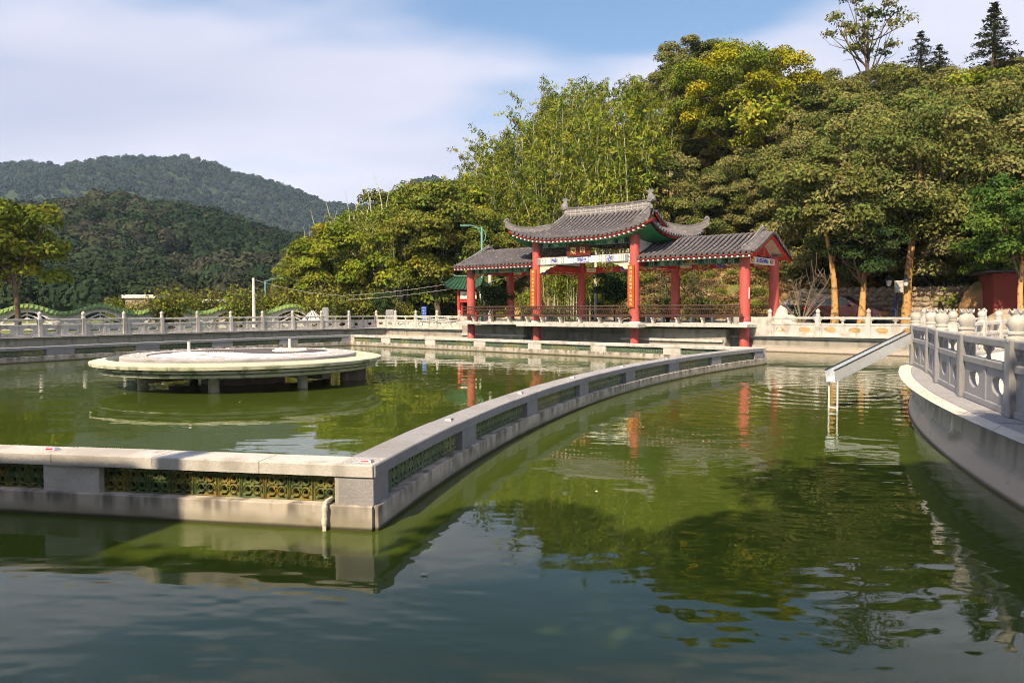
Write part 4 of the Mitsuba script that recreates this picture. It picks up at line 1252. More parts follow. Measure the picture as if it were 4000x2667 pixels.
for X, sgn in ((-A_ + 0.29, 1), (A_ - 0.29, -1)):
    bracket(X, -FWDC - 0.05, 5.16, sgn, 'pale_gold', 1.25, 0.52)
for X, sgn in ((-A_ - B_ + 0.29, 1), (-A_ - 0.29, -1), (A_ + 0.29, 1), (A_ + B_ - 0.29, -1)):
    bracket(X, -0.04, 4.82, sgn, 'gold_carving')
for X in (-A_ - B_, -A_, A_, A_ + B_):
    for sgn in (-1, 1):
        if abs(X + sgn) < A_ + B_ + 0.2:
            bracket(X + sgn * 0.28, DEP - 0.04, 4.82, sgn, 'gold_carving')

# ---- plaque and couplets: the characters as raised strokes on a 10 x 10 grid
GL = {
    'yin': [[(3.6, 9.6), (1.2, 8.2), (1.2, 2.0), (3.8, 2.6)], [(1.2, 5.4), (3.8, 5.4)], [(5.4, 8.6), (9.0, 8.6), (8.2, 5.0), (5.4, 5.0), (5.4, 8.6)], [(7.8, 5.0), (7.6, 0.6)], [(5.4, 5.0), (5.2, 2.6), (8.4, 2.8)]],
    'yue': [[(1.2, 9.4), (1.2, 2.6), (0.2, 0.4)], [(1.2, 9.4), (8.6, 9.4), (8.6, 3.8)], [(1.2, 7.4), (8.6, 7.4)], [(1.2, 5.4), (8.6, 5.4)], [(1.2, 3.4), (4.0, 3.4), (3.0, 0.8)], [(4.2, 2.6), (8.8, 0.2)], [(8.6, 3.8), (5.0, 0.4)]],
    'ba': [[(4.2, 8.5), (3.2, 4.0), (0.8, 0.8)], [(5.4, 9.0), (6.6, 4.0), (9.4, 0.8)]],
    'ren': [[(5, 9.4), (4.2, 5.0), (0.6, 0.6)], [(4.8, 6), (6.6, 3.0), (9.4, 0.6)]],
    'si': [[(1, 8.5), (9, 8.5), (9, 1.5), (1, 1.5), (1, 8.5)], [(4, 8.5), (3.4, 4)], [(6.2, 8.5), (6.2, 4.4), (8, 4)]],
    'shui': [[(5, 9.5), (5, 0.6), (4, 1.2)], [(0.8, 7), (3.8, 7), (0.8, 1.6)], [(9, 8), (6, 5.6), (9.4, 1)]],
    'li': [[(1.5, 9), (8.5, 9), (8.5, 4.6), (1.5, 4.6), (1.5, 9)], [(1.5, 6.8), (8.5, 6.8)], [(5, 9), (5, 0.8)], [(1.8, 2.8), (8.2, 2.8)], [(0.6, 0.8), (9.4, 0.8)]],
    'jian': [[(1, 0.4), (1, 9.2), (4, 9.2), (4, 5.8), (1, 5.8)], [(9, 0.4), (9, 9.2), (6, 9.2), (6, 5.8), (9, 5.8)], [(3.4, 4.6), (6.6, 4.6), (6.6, 0.8), (3.4, 0.8), (3.4, 4.6)], [(3.4, 2.7), (6.6, 2.7)]],
    'jing': [[(2.4, 9.6), (7.6, 9.6), (7.6, 6.8), (2.4, 6.8), (2.4, 9.6)], [(2.4, 8.2), (7.6, 8.2)], [(0.6, 5.8), (9.4, 5.8)], [(2.6, 4.8), (7.4, 4.8), (7.4, 3), (2.6, 3), (2.6, 4.8)], [(5, 3), (5, 0.4)], [(3, 2), (1.2, 0.6)], [(7, 2), (8.8, 0.6)]],
    'lin': [[(1, 9), (1, 0.8)], [(1, 9), (4, 9)], [(1, 6.4), (4, 6.4), (4, 3.6), (1, 3.6)], [(1, 0.8), (4.2, 0.8)], [(6, 9.6), (5, 7)], [(5.6, 8), (9.4, 8)], [(5.2, 6), (9, 6), (9, 4.4), (5.2, 4.4), (5.2, 6)], [(5, 3), (6.8, 3), (6.8, 0.8), (5, 0.8), (5, 3)], [(7.6, 3), (9.4, 3), (9.4, 0.8), (7.6, 0.8), (7.6, 3)]],
    'tang': [[(0.6, 6), (3.6, 6)], [(2.1, 9), (2.1, 2)], [(0.4, 1.6), (3.8, 2.6)], [(6.6, 9.8), (6.6, 8.6)], [(4.4, 8.6), (9.6, 8.6)], [(4.4, 8.6), (4, 0.6)], [(5.4, 6.8), (8.8, 6.8), (8.8, 4.6), (5.2, 4.6)], [(7, 8), (7, 3.4)], [(5.6, 3), (8.6, 3), (8.6, 0.8), (5.6, 0.8), (5.6, 3)]],
    'jing2': [[(5, 9.8), (5, 8.6)], [(0.8, 8.4), (9.2, 8.4)], [(2.6, 7), (7.4, 7), (7.4, 4.6), (2.6, 4.6), (2.6, 7)], [(5, 4.6), (5, 0.6)], [(3, 3), (1.2, 1)], [(7, 3), (8.8, 1)]],
    'fu': [[(2, 9.6), (2.6, 8.6)], [(0.6, 7.6), (3.8, 7.6), (1, 4)], [(2.2, 5.4), (2.2, 0.6)], [(4.6, 9), (9.4, 9)], [(5.2, 7.8), (8.8, 7.8), (8.8, 6.2), (5.2, 6.2), (5.2, 7.8)], [(4.8, 5), (9.2, 5), (9.2, 0.8), (4.8, 0.8), (4.8, 5)], [(7, 5), (7, 0.8)], [(4.8, 2.9), (9.2, 2.9)]],
    'di': [[(0.6, 6), (3.8, 6)], [(2.2, 9), (2.2, 2)], [(0.4, 1.6), (3.8, 2.6)], [(4.2, 5), (8.8, 6.8), (8.8, 3.6)], [(6.6, 9.4), (6.6, 3)], [(4.8, 8), (4.8, 1), (9.4, 1), (9.4, 2.4)]],
    'shu': [[(0.4, 7), (3.4, 7)], [(1.9, 9.4), (1.9, 0.6)], [(1.9, 6), (0.4, 3.4)], [(4.4, 8.4), (6.6, 8.4)], [(5.5, 9.4), (5.5, 7)], [(4.4, 5.6), (6.6, 5.6), (6.6, 3.6), (4.4, 3.6), (4.4, 5.6)], [(4, 1), (7, 1.6)], [(7.2, 7), (9.8, 7)], [(8.8, 9.4), (8.8, 0.8), (8, 1.2)], [(7.6, 5), (8, 3.8)]],
}


def glyph(name, size, w):
    return affinity.scale(unary_union([LineString(s).buffer(w / 2, 2) for s in GL[name]]), size / 10, size / 10, origin=(0, 0)).simplify(0.002)


def mirror_ok(p):
    return p


pk = pp_(pv, 'plaque', moved(bx(-0.88, 0.86, -0.06, 0.02, -0.34, 0.33, 0.012), tr(-0.16, yf - 0.16, 5.94) @ np.array([[1, 0, 0, 0], [0, math.cos(0.12), math.sin(0.12) * -1, 0], [0, math.sin(0.12), math.cos(0.12), 0], [0, 0, 0, 1.0]])), 'plaque_red')
say(pk, 'dark red name board tilted forward with two gold characters')
RX = np.array([[1, 0, 0, 0], [0, math.cos(0.12), -math.sin(0.12), 0], [0, math.sin(0.12), math.cos(0.12), 0], [0, 0, 0, 1.0]])
for nm, xo in (('yue', -0.56), ('yin', 0.12)):
    g = affinity.translate(glyph(nm, 0.42, 0.9), xo, -0.2)
    pp_(pk, 'character', moved(ext_up(g, 0.02, -0.08), tr(-0.16, yf - 0.16, 5.94) @ RX), 'gold_leaf')
left_txt = ['tang', 'ba', 'jing2', 'jing', 'shui', 'lin', 'jian', 'di', 'li', 'shu']
right_txt = ['jian', 'si', 'shu', 'jing', 'lin', 'tang', 'ren', 'jian', 'fu', 'di']
for X, txt, lab in ((-A_ - 0.05, left_txt, 'left couplet board in shade'), (A_ - 0.05, right_txt, 'right couplet board in sun')):
    bk_ = pp_(pv, 'couplet_board', bx(X - 0.22, X + 0.22, -FWDC - 0.37, -FWDC - 0.30, 2.42, 4.92, 0.01), 'couplet_red')
    say(bk_, lab)
    for k, nm in enumerate(txt):
        g = affinity.translate(glyph(nm, 0.17, 1.15), X - 0.085, 4.66 - 0.235 * k)
        pp_(bk_, 'character', ext_up(g, 0.012, -FWDC - 0.38), 'gold_leaf')

# ---- bench railing ("beauty's rest") along the water front
spindle = mikit.ply(tube([(0, -0.60, 1.94), (0, -0.66, 2.10), (0, -0.80, 2.36), (0, -0.86, 2.5)], 0.018, 5), 'old_wood')
support = mikit.ply(moved(ext(Polygon([(-0.42, 0.0), (-0.10, 0.0), (-0.07, 0.06), (-0.16, 0.14), (-0.22, 0.25), (-0.18, 0.36), (-0.62, 0.36), (-0.62, 0.30), (-0.52, 0.22), (-0.48, 0.1)]), 0.09), np.array([[0, 0, 1, 0], [1, 0, 0, 0], [0, 1, 0, 0], [0, 0, 0, 1.0]])), 'white_paint')
for nm, x0, x1, dy in (('left', -A_ - B_ - 0.15, -A_ - 0.25, 0.0), ('middle', -A_ + 0.0, A_ - 0.0, -FWDC), ('right', A_ + 0.25, A_ + B_ + 0.1, 0.0)):
    rk = pp_(pv, 'bench_rail', join([bx(x0, x1, -0.68 + dy, -0.12 + dy, 1.86, 1.91, 0.01)]), 'old_wood')
    for y, z, r in ((-0.60, 1.95, 0.03), (-0.77, 2.31, 0.028), (-0.87, 2.51, 0.038)):
        pp_(rk, 'rail', bar((x0, y + dy, z), (x1, y + dy, z), r, 8), 'old_wood', smooth=50)
    n = int((x1 - x0) / 0.135)
    for k in range(n):
        pshared(rk, 'spindle', spindle, tr(x0 + (k + 0.5) * (x1 - x0) / n, dy, 0))
    n = int(round((x1 - x0) / 1.5))
    for k in range(n):
        pshared(rk, 'support', support, tr(x0 + (k + 0.45) * (x1 - x0) / n, dy, FLOOR - 0.03))
    xm = (x0 + x1) / 2 - 0.3
    pp_(rk, 'stay', bar((xm, -0.95 + dy, FLOOR - 0.03), (xm, -0.79 + dy, 2.33), 0.028, 6), 'old_wood')
for x0, x1 in ((-A_ - B_ + 0.4, -A_ - 1.3), (-A_ + 2.2, A_ - 0.4), (A_ + 0.4, A_ + B_ - 0.4)):
    rk = pp_(pv, 'rear_bench', bx(x0, x1, DEP - 0.1, DEP + 0.45, 1.86, 1.92), 'old_wood')
    for y, z in ((DEP + 0.5, 1.98), (DEP + 0.72, 2.34), (DEP + 0.80, 2.52)):
        pp_(rk, 'rail', bar((x0, y, z), (x1, y, z), 0.03, 6), 'old_wood')
    sp2 = mikit.ply(tube([(0, DEP + 0.5, 1.95), (0, DEP + 0.6, 2.12), (0, DEP + 0.72, 2.34), (0, DEP + 0.8, 2.52)], 0.02, 4), 'old_wood')
    n = int((x1 - x0) / 0.2)
    for k in range(n):
        pshared(rk, 'spindle', sp2, tr(x0 + (k + 0.5) * (x1 - x0) / n, 0, 0))
    for k in range(4):
        x = x0 + (k + 0.5) * (x1 - x0) / 4
        pp_(rk, 'support', bx(x - 0.06, x + 0.06, DEP - 0.0, DEP + 0.4, FLOOR - 0.04, 1.86), 'white_paint')

# ---------------------------------------------------------------- foliage
def leaf_quads(pos, nrm, L, W, rng, droop=0.0):
    """Diamond leaves: centres, facing normals, length and width."""
    n = len(pos)
    nrm = nrm / (np.linalg.norm(nrm, axis=1, keepdims=True) + 1e-9)
    r = rng.normal(size=(n, 3))
    r[:, 2] -= droop
    a = r - nrm * (r * nrm).sum(1, keepdims=True)
    a /= np.linalg.norm(a, axis=1, keepdims=True) + 1e-9
    b = np.cross(nrm, a)
    L, W = np.broadcast_to(L, n)[:, None], np.broadcast_to(W, n)[:, None]
    v = np.stack([pos - a * L / 2, pos + b * W / 2 - a * L * 0.05, pos + a * L / 2, pos - b * W / 2 - a * L * 0.05], 1).reshape(-1, 3)
    f = (np.arange(n) * 4)[:, None, None] + np.array([[0, 1, 2], [0, 2, 3]])[None]
    return v, f.reshape(-1, 3)


def cols(c, n, rng, amp=0.28):
    c = np.asarray(c, float)
    k = 1 + amp * rng.normal(size=(n, 1)) * 0.6
    t = 1 + 0.10 * rng.normal(size=(n, 3))
    return np.repeat(np.clip(c * k * t, 0.004, 0.6), 4, axis=0)


def sphere_dirs(n, rng):
    d = rng.normal(size=(n, 3))
    return d / np.linalg.norm(d, axis=1, keepdims=True)


def branchy_tree(seed, H, R, zc, sq, nclump, nleaf, leaf, pal, trunk_r, limbs=9, rc=(0.30, 0.42), lean=0.0, droop=0.4, shell=0.45, rmin=0.35, split=False):
    """(trunk mesh, crown (v, f), crown colours): a crown of separate leaf clumps carried by limbs."""
    rng = np.random.default_rng(seed)
    cen, tries = [], 0
    while len(cen) < nclump and tries < 5000:
        tries += 1
        d = sphere_dirs(1, rng)[0]
        r = rng.uniform(rmin, 0.86)
        c = np.array([d[0] * R * r, d[1] * R * r, zc + d[2] * R * sq * r])
        if c[2] < zc - 0.9 * R * sq:
            continue
        if all(np.linalg.norm(c - q) > 0.26 * R for q in cen):
            cen.append(c)
    cen = np.array(cen)
    V, F, C, at = [], [], [], 0
    for c in cen:
        rr = R * rng.uniform(*rc)
        n = int(nleaf * rng.uniform(0.7, 1.3))
        d = sphere_dirs(n, rng)
        d[:, 2] = np.where(d[:, 2] < -0.35, -d[:, 2] * 0.6, d[:, 2])
        rad = rr * (shell + (1.08 - shell) * rng.uniform(size=n) ** 0.6)
        pos = c + d * rad[:, None] * np.array([1, 1, 0.72])
        nrm = d * 0.9 + np.array([0, 0, 0.5]) + 0.65 * rng.normal(size=(n, 3))
        L = leaf * rng.uniform(0.7, 1.35, n)
        v, f = leaf_quads(pos, nrm, L, L * 0.58, rng, droop)
        base = np.asarray(pal[rng.integers(len(pal))]) * rng.uniform(0.82, 1.2)
        V.append(v), F.append(f + at), C.append(cols(base, n, rng))
        at += len(v)
    top = np.array([lean, 0, zc + 0.1 * R])
    tt = np.linspace(0, 1, 7)
    tp = np.column_stack([lean * tt ** 1.5 + 0.12 * np.sin(tt * 5 + seed), 0.12 * np.cos(tt * 4 + seed) - 0.12, tt * top[2]])
    tm = [tube(tp, trunk_r * (1 - 0.72 * tt) * np.where(tt == 0, 1.25, 1), 8)]
    order = rng.permutation(len(cen))[:limbs]
    for i in order:
        t0 = rng.uniform(0.42, 0.86)
        a = np.array([np.interp(t0, tt, tp[:, k]) for k in range(3)])
        e = cen[i]
        m = (a + e) / 2 + np.array([0, 0, -0.08 * R]) + 0.05 * R * rng.normal(size=3)
        s = np.linspace(0, 1, 6)[:, None]
        p = a * (1 - s) ** 2 + 2 * m * s * (1 - s) + e * s ** 2
        tm.append(tube(p, trunk_r * 0.42 * (1 - 0.75 * s[:, 0]), 5))
        for _ in range(2):
            e2 = e + 0.3 * R * sphere_dirs(1, rng)[0]
            tm.append(tube([p[3], (p[3] + e2) / 2 + 0.04 * R * rng.normal(size=3), e2], [trunk_r * 0.16, trunk_r * 0.1, trunk_r * 0.03], 4))
    return (join(tm) if not split else (tm[0], join(tm[1:]))), (np.vstack(V), np.vstack(F)), np.vstack(C)


def bamboo(seed, H, spread, nculm, nleaf, pal, leaf=0.36, thick=0.055, low=0.30):
    """Arching culms with drooping sprays: (list of culm meshes, foliage, colours)."""
    rng = np.random.default_rng(seed)
    culms, V, F, C, at = [], [], [], [], 0
    for k in range(nculm):
        a = rng.uniform(0, 2 * math.pi)
        h = H * rng.uniform(0.78, 1.0)
        b0 = np.array([math.cos(a), math.sin(a)]) * spread * 0.28 * rng.uniform(0.2, 1)
        out = np.array([math.cos(a + rng.normal() * 0.5), math.sin(a + rng.normal() * 0.5)]) * spread * rng.uniform(0.35, 0.95)
        t = np.linspace(0, 1, 9)
        p = np.column_stack([b0[0] + out[0] * t ** 2.4, b0[1] + out[1] * t ** 2.4, h * (t - 0.10 * t ** 4)])
        culms.append(tube(p, thick * (1 - 0.8 * t) + 0.006, 5))
        n_sp = 26
        for s in np.linspace(low, 1.0, n_sp) + rng.normal(size=n_sp) * 0.01:
            s = min(s, 1.0)
            o = np.array([np.interp(s, t, p[:, i]) for i in range(3)])
            d = sphere_dirs(1, rng)[0]
            d[2] = abs(d[2]) * 0.3 + 0.05
            ln = spread * (0.62 - 0.38 * s) * rng.uniform(0.7, 1.25)
            n = int(nleaf / n_sp * rng.uniform(0.6, 1.4)) + 1
            u = rng.uniform(0.1, 1, n)
            q = o + d * ln * u[:, None] + np.array([0, 0, -1]) * (0.42 * ln * u ** 2)[:, None] + 0.16 * rng.normal(size=(n, 3)) * (0.4 + ln * 0.5)
            nr = 0.8 * d + np.array([0, 0, 0.45]) + 0.7 * rng.normal(size=(n, 3))
            L = leaf * rng.uniform(0.7, 1.4, n)
            v, f = leaf_quads(q, nr, L, L * 0.30, rng, 1.0)
            c = np.asarray(pal[rng.integers(len(pal))]) * rng.uniform(0.8, 1.25)
            V.append(v), F.append(f + at), C.append(cols(c, n, rng))
            at += len(v)
    return culms, (np.vstack(V), np.vstack(F)), np.vstack(C)


def conifer(seed, H, R, pal, n_wh=26, per=9, leaf=0.34):
    rng = np.random.default_rng(seed)
    V, F, C, at = [], [], [], 0
    tm = [tube([(0, 0, 0), (0.05, 0, H * 0.5), (0, 0, H * 0.99)], [0.26, 0.15, 0.02], 7)]
    for k in range(n_wh):
        s = k / (n_wh - 1)
        z = H * (0.14 + 0.84 * s)
        ln = R * (1 - s) ** 0.8 * rng.uniform(0.8, 1.12) + 0.12
        for j in range(per):
            if rng.uniform() < 0.12:
                continue
            a = rng.uniform(0, 2 * math.pi)
            d = np.array([math.cos(a), math.sin(a), rng.uniform(-0.1, 0.25)])
            l2 = ln * rng.uniform(0.7, 1.1)
            n = int(10 + 26 * l2 / R)
            u = rng.uniform(0.15, 1, n)
            q = np.array([0, 0, z]) + d * l2 * u[:, None] + np.array([0, 0, -1]) * (0.28 * l2 * u ** 2)[:, None] + 0.10 * rng.normal(size=(n, 3))
            L = leaf * rng.uniform(0.7, 1.3, n)
            v, f = leaf_quads(q, np.array([0, 0, 1.0]) + 0.7 * rng.normal(size=(n, 3)), L, L * 0.42, rng, 0.8)
            c = np.asarray(pal[rng.integers(len(pal))]) * rng.uniform(0.8, 1.2)
            V.append(v), F.append(f + at), C.append(cols(c, n, rng))
            at += len(v)
            if j % 3 == 0:
                tm.append(bar((0, 0, z), (d[0] * l2 * 0.8, d[1] * l2 * 0.8, z + d[2] * l2 * 0.8 - 0.18 * l2), 0.02, 3))
    return join(tm), (np.vstack(V), np.vstack(F)), np.vstack(C)


def shrub(seed, H, R, nstem, nleaf, leaf, pal, bare=0.0):
    """Many thin stems fanning from the ground, leaves along the upper two thirds."""
    rng = np.random.default_rng(seed)
    tm, V, F, C, at = [], [], [], [], 0
    for k in range(nstem):
        a, sp = rng.uniform(0, 2 * math.pi), rng.uniform(0.15, 1.0) ** 0.7
        e = np.array([math.cos(a) * R * sp, math.sin(a) * R * sp, H * (1 - 0.45 * sp ** 2) * rng.uniform(0.85, 1.0)])
        m = e * [0.3, 0.3, 0.5]
        s = np.linspace(0, 1, 5)[:, None]
        p = 2 * m * s * (1 - s) + e * s ** 2
        tm.append(tube(p, 0.035 * H / 3 * (1 - 0.8 * s[:, 0]), 4))
        for _ in range(3 + int(4 * bare)):
            q0 = p[rng.integers(2, 5)]
            tm.append(bar(q0, q0 + sphere_dirs(1, rng)[0] * R * 0.35 + [0, 0, 0.15 * H], 0.008 * H / 3 + 0.003, 3))
        n = int(nleaf / nstem)
        if n:
            u = rng.uniform(0.32, 1.04, n)
            q = 2 * m * (u * (1 - u))[:, None] + e * (u ** 2)[:, None] + 0.17 * R * rng.normal(size=(n, 3))
            q[:, 2] = np.maximum(q[:, 2], 0.05)
            L = leaf * rng.uniform(0.7, 1.35, n)
            nr = q * [0.6, 0.6, 0.3] / R + np.array([0, 0, 0.4]) + 0.7 * rng.normal(size=(n, 3))
            v, f = leaf_quads(q, nr, L, L * 0.6, rng, 0.3)
            c = np.asarray(pal[rng.integers(len(pal))]) * rng.uniform(0.8, 1.2)
            V.append(v), F.append(f + at), C.append(cols(c, n, rng))
            at += len(v)
    return join(tm), ((np.vstack(V), np.vstack(F)) if V else None), (np.vstack(C) if V else None)


# prototypes: key -> (height, shapegroup id)
PROTO = {}


def group(kind, H, parts_):
    g = {'type': 'shapegroup'}
    for n, s in parts_:
        k, i = n, 1
        while k in g:
            k = f'{n}_{i:03d}'
            i += 1
        g[k] = s
    scene['proto_' + kind] = g
    PROTO[kind] = H


def group_tree(kind, H, tm, crown, col, bark='bark'):
    ps = [('trunk', mikit.ply(tm, bark, smooth=True))]
    if crown is not None:
        ps.append(('crown', mikit.ply(crown, 'leaf', color=col)))
    group(kind, H, ps)


OLIVE = [(0.18, 0.195, 0.055), (0.22, 0.222, 0.072), (0.145, 0.172, 0.045), (0.225, 0.222, 0.082), (0.115, 0.145, 0.04)]
YELLOW = [(0.29, 0.295, 0.02), (0.22, 0.25, 0.024), (0.16, 0.21, 0.026), (0.34, 0.32, 0.022), (0.17, 0.21, 0.034)]
FRESH = [(0.22, 0.26, 0.026), (0.27, 0.30, 0.032), (0.15, 0.20, 0.022), (0.28, 0.275, 0.036)]
DARK = [(0.042, 0.078, 0.0275), (0.06, 0.0975, 0.0308), (0.048, 0.0715, 0.0242)]
BAMB = [(0.18, 0.225, 0.026), (0.235, 0.262, 0.031), (0.135, 0.18, 0.024), (0.26, 0.265, 0.036), (0.10, 0.14, 0.022)]
RUST = [(0.18, 0.19, 0.035), (0.16, 0.185, 0.034), (0.14, 0.175, 0.03), (0.20, 0.175, 0.035), (0.11, 0.155, 0.03)]
CONI = [(0.05, 0.065, 0.025), (0.065, 0.075, 0.03), (0.075, 0.065, 0.03), (0.04, 0.055, 0.024)]

for i, (nc, nl, lf) in enumerate(((34, 800, 0.215), (38, 780, 0.21), (32, 840, 0.22))):
    group_tree(f'olive_{i}', 9.5, *branchy_tree(20 + i, 9.5, 4.6, 5.4, 0.98, nc + 6, nl + 40, lf, OLIVE, 0.24, rc=(0.19, 0.31)))
for i in range(2):
    group_tree(f'fresh_{i}', 9.0, *branchy_tree(40 + i, 9.0, 4.0, 5.0, 1.08, 40, 700, 0.24, FRESH, 0.2, rc=(0.22, 0.34)))
group_tree('rust_0', 8.5, *branchy_tree(50, 8.5, 3.8, 4.8, 1.06, 40, 700, 0.20, RUST, 0.2, rc=(0.22, 0.34)))
group_tree('dark_0', 6.0, *branchy_tree(60, 6.0, 2.9, 3.6, 0.85, 24, 360, 0.26, DARK, 0.2, shell=0.3))
BG = [bamboo(70, 14.0, 3.6, 10, 420, BAMB), bamboo(71, 14.0, 3.2, 9, 460, BAMB), bamboo(72, 14.0, 4.2, 11, 400, BAMB)]
for i, (cu, cr, cc) in enumerate(BG):
    group(f'bamboo_{i}', 14.0, [('culm', mikit.ply(c, 'bamboo_culm', smooth=True)) for c in cu] + [('foliage', mikit.ply(cr, 'leaf', color=cc))])
for i in range(2):
    cu, cr, cc = bamboo(75 + i, 13.0, 3.8, 15, 210, BAMB, 0.34, 0.075, 0.38)
    cu += [tube([(x_, y_, 0), (x_ * 1.3, y_ * 1.3, 7), (x_ * 2.4, y_ * 1.6, 12), (x_ * 3.6, y_ * 1.8, 14.2)], [0.075, 0.06, 0.035, 0.01], 5) for x_, y_ in ((0.5, 0.2), (-0.6, 0.3))]
    group(f'pale_bamboo_{i}', 13.0, [('culm', mikit.ply(c, 'culm_pale', smooth=True)) for c in cu] + [('foliage', mikit.ply(cr, 'leaf', color=cc))])
for i in range(2):
    group_tree(f'conifer_{i}', 13.0, *conifer(80 + i, 13.0, 3.1 if i == 0 else 3.6, CONI, n_wh=26 if i == 0 else 18))
for i in range(3):
    group_tree(f'shrub_{i}', 3.2, *shrub(90 + i, 3.2, 1.7, 30, 1500, 0.24, RUST + FRESH[:2]))
for i in range(2):
    group_tree(f'bush_{i}', 1.8, *shrub(100 + i, 1.8, 1.5, 22, 1300, 0.24, FRESH if i else RUST + FRESH))
group_tree('dry_0', 1.2, *shrub(120, 1.2, 1.2, 16, 700, 0.2, [(0.34, 0.22, 0.10), (0.26, 0.18, 0.09), (0.40, 0.28, 0.14), (0.2, 0.16, 0.06)]))
group_tree('bare_0', 3.0, *shrub(110, 3.0, 2.2, 15, 0, 0.1, RUST, 1.0), bark='bark_dry')
group_tree('thin_0', 4.5, *shrub(112, 4.5, 2.6, 14, 420, 0.22, DARK, 1.0))


def plant(kind, name, x, y, h, rot, label, cat, group_=None, dz=0.15, z=None, sx=1.0):
    key = numbered(name)
    say(key, label, cat, group_)
    k = h / PROTO[kind]
    z = float(ground_h(x, y)) if z is None else z
    scene[key] = {'type': 'instance', 'shapegroup': {'type': 'ref', 'id': 'proto_' + kind},
                  'to_world': T().translate([float(x), float(y), z - dz]).rotate([0, 0, 1], float(rot)).scale([k * sx, k * sx, k])}
    return key


# SKY_LINE: how high the treetops reach, as the measured angle above the horizon (tangent) against the bearing (tangent)
SKY_LINE = np.array([(1100, 1130), (1148, 1050), (1188, 941), (1250, 873), (1324, 805), (1420, 785), (1488, 737), (1576, 724), (1637, 703), (1699, 690), (1780, 649), (1848, 600), (1900, 500), (1943, 440), (2025, 380), (2052, 302), (2134, 254),
                     (2188, 302), (2256, 268), (2304, 222), (2345, 288), (2406, 245), (2474, 226), (2535, 280), (2597, 268), (2660, 242), (2800, 170), (2915, 140), (3055, 185), (3202, 190), (3259, 290), (3400, 250), (3500, 245), (3580, 235), (3690, 245), (3763, 249), (3860, 215), (3992, 217), (4300, 230)], float)
SKY_T = np.column_stack([(SKY_LINE[:, 0] - 2000) / 3005, (1210 - 0.0035 * (SKY_LINE[:, 0] - 2000) - SKY_LINE[:, 1]) / 3005])


def roof_of_trees(x, y):
    """Highest z that a treetop over (x, y) reaches."""
    return CAM[2] + y * np.interp(x / y, SKY_T[:, 0], SKY_T[:, 1])


def sq_xy(s, q):
    p = on_far(s, -GAP - q)
    return p


ZONES = [(1500, 'left of the pavilion'), (2080, 'above the left wing'), (2420, 'above the middle roof'), (2760, 'above the right wing'), (3120, 'above the right gable'), (3480, 'above the parked car'), (3800, 'right of the lantern post'), (9999, 'near the right edge')]
LEVEL = ['lowest row', 'second row up', 'third row up', 'fourth row up', 'fifth row up', 'sixth row up', 'topmost row']
bearing = {}
rng = np.random.default_rng(77)
rows = [(15.0, 5.0), (19.5, 4.8), (24.5, 4.8), (30.0, 4.8), (36.0, 5.0), (42.5, 5.4), (50.0, 5.8)]
for ri, (q0, gapx) in enumerate(rows):
    s = 30.0 + 2.6 * (ri % 2)
    while s < 112:
        s += gapx * rng.uniform(0.8, 1.15)
        q, ss = q0 + rng.uniform(-1.6, 1.6), s + rng.uniform(-0.8, 0.8)
        rot, kr, hr, pick = rng.uniform(0, 360), rng.uniform(), rng.uniform(), rng.integers(6)
        x, y = sq_xy(ss, q)
        u = 2000 + 3005 * x / y
        if y < 30 or not 1500 < u < 4350:
            continue
        if ri == 0 and 2050 < u < 3060 or ri == 1 and 2480 < u < 2960:
            continue
        if 2640 < u < 3180 and q > 26 and abs(q - 33) < 4:
            continue                                        # the big yellow tree stands here
        z0 = float(ground_h(x, y))
        room = float(roof_of_trees(x, y)) - z0
        bam = u < 2580 + 160 * (kr - 0.5)
        want = (13.0 + 6.0 * hr) if bam else (8.0 + 4.0 * hr)
        h = min(want, room * (0.92 + 0.08 * hr))
        if h < 3.0:
            continue
        sx = min(1.5, max(1.0, (9.0 if not bam else 12.0) / h * 0.9))
        zone = next(z for lim, z in ZONES if u < lim)
        at_ = f'in the {LEVEL[ri]}, {zone}'
        n_before = len(labels)
        if bam and not (u < 1950 and kr > 0.5):
            plant(f'bamboo_{pick % 3}', 'bamboo_clump', x, y, h, rot, f'arching bamboo {at_}', 'bamboo', f'bamboo {at_}', 0.3, sx=sx)
        elif bam and kr > 0.75:
            plant('rust_0', 'russet_tree', x, y, min(h, 10), rot, f'russet-tinged tree {at_}', 'tree', f'russet trees {at_}', 0.3, sx=sx)
        elif bam:
            plant(f'fresh_{pick % 2}', 'broadleaf_tree', x, y, min(h, 10.5), rot, f'bright green leafy tree {at_}', 'tree', f'leafy trees {at_}', 0.3, sx=sx)
        elif u > 3750 and kr > 0.8:
            plant(f'fresh_{pick % 2}', 'broadleaf_tree', x, y, h, rot, f'fresh green leafy tree {at_}', 'tree', f'fresh green trees {at_}', 0.4, sx=sx)
        else:
            plant(f'olive_{pick % 3}', 'olive_green_tree', x, y, h, rot, f'olive green tree {at_}', 'tree', f'olive green trees {at_}', 0.4, sx=sx)
        bearing[list(labels)[-1]] = u
by_group = {}
for k_ in bearing:
    by_group.setdefault(labels[k_]['group'], []).append(k_)
for ks in by_group.values():
    if len(ks) == 1:
        del labels[ks[0]]['group']
        continue
    for n_, k_ in enumerate(sorted(ks, key=bearing.get)):
        labels[k_]['label'] += ', ' + ('first', 'second', 'third', 'fourth', 'fifth', 'sixth', 'seventh', 'eighth')[n_] + ' from left'

ORD = 'first second third fourth fifth sixth seventh eighth ninth tenth eleventh twelfth thirteenth fourteenth fifteenth sixteenth'.split()
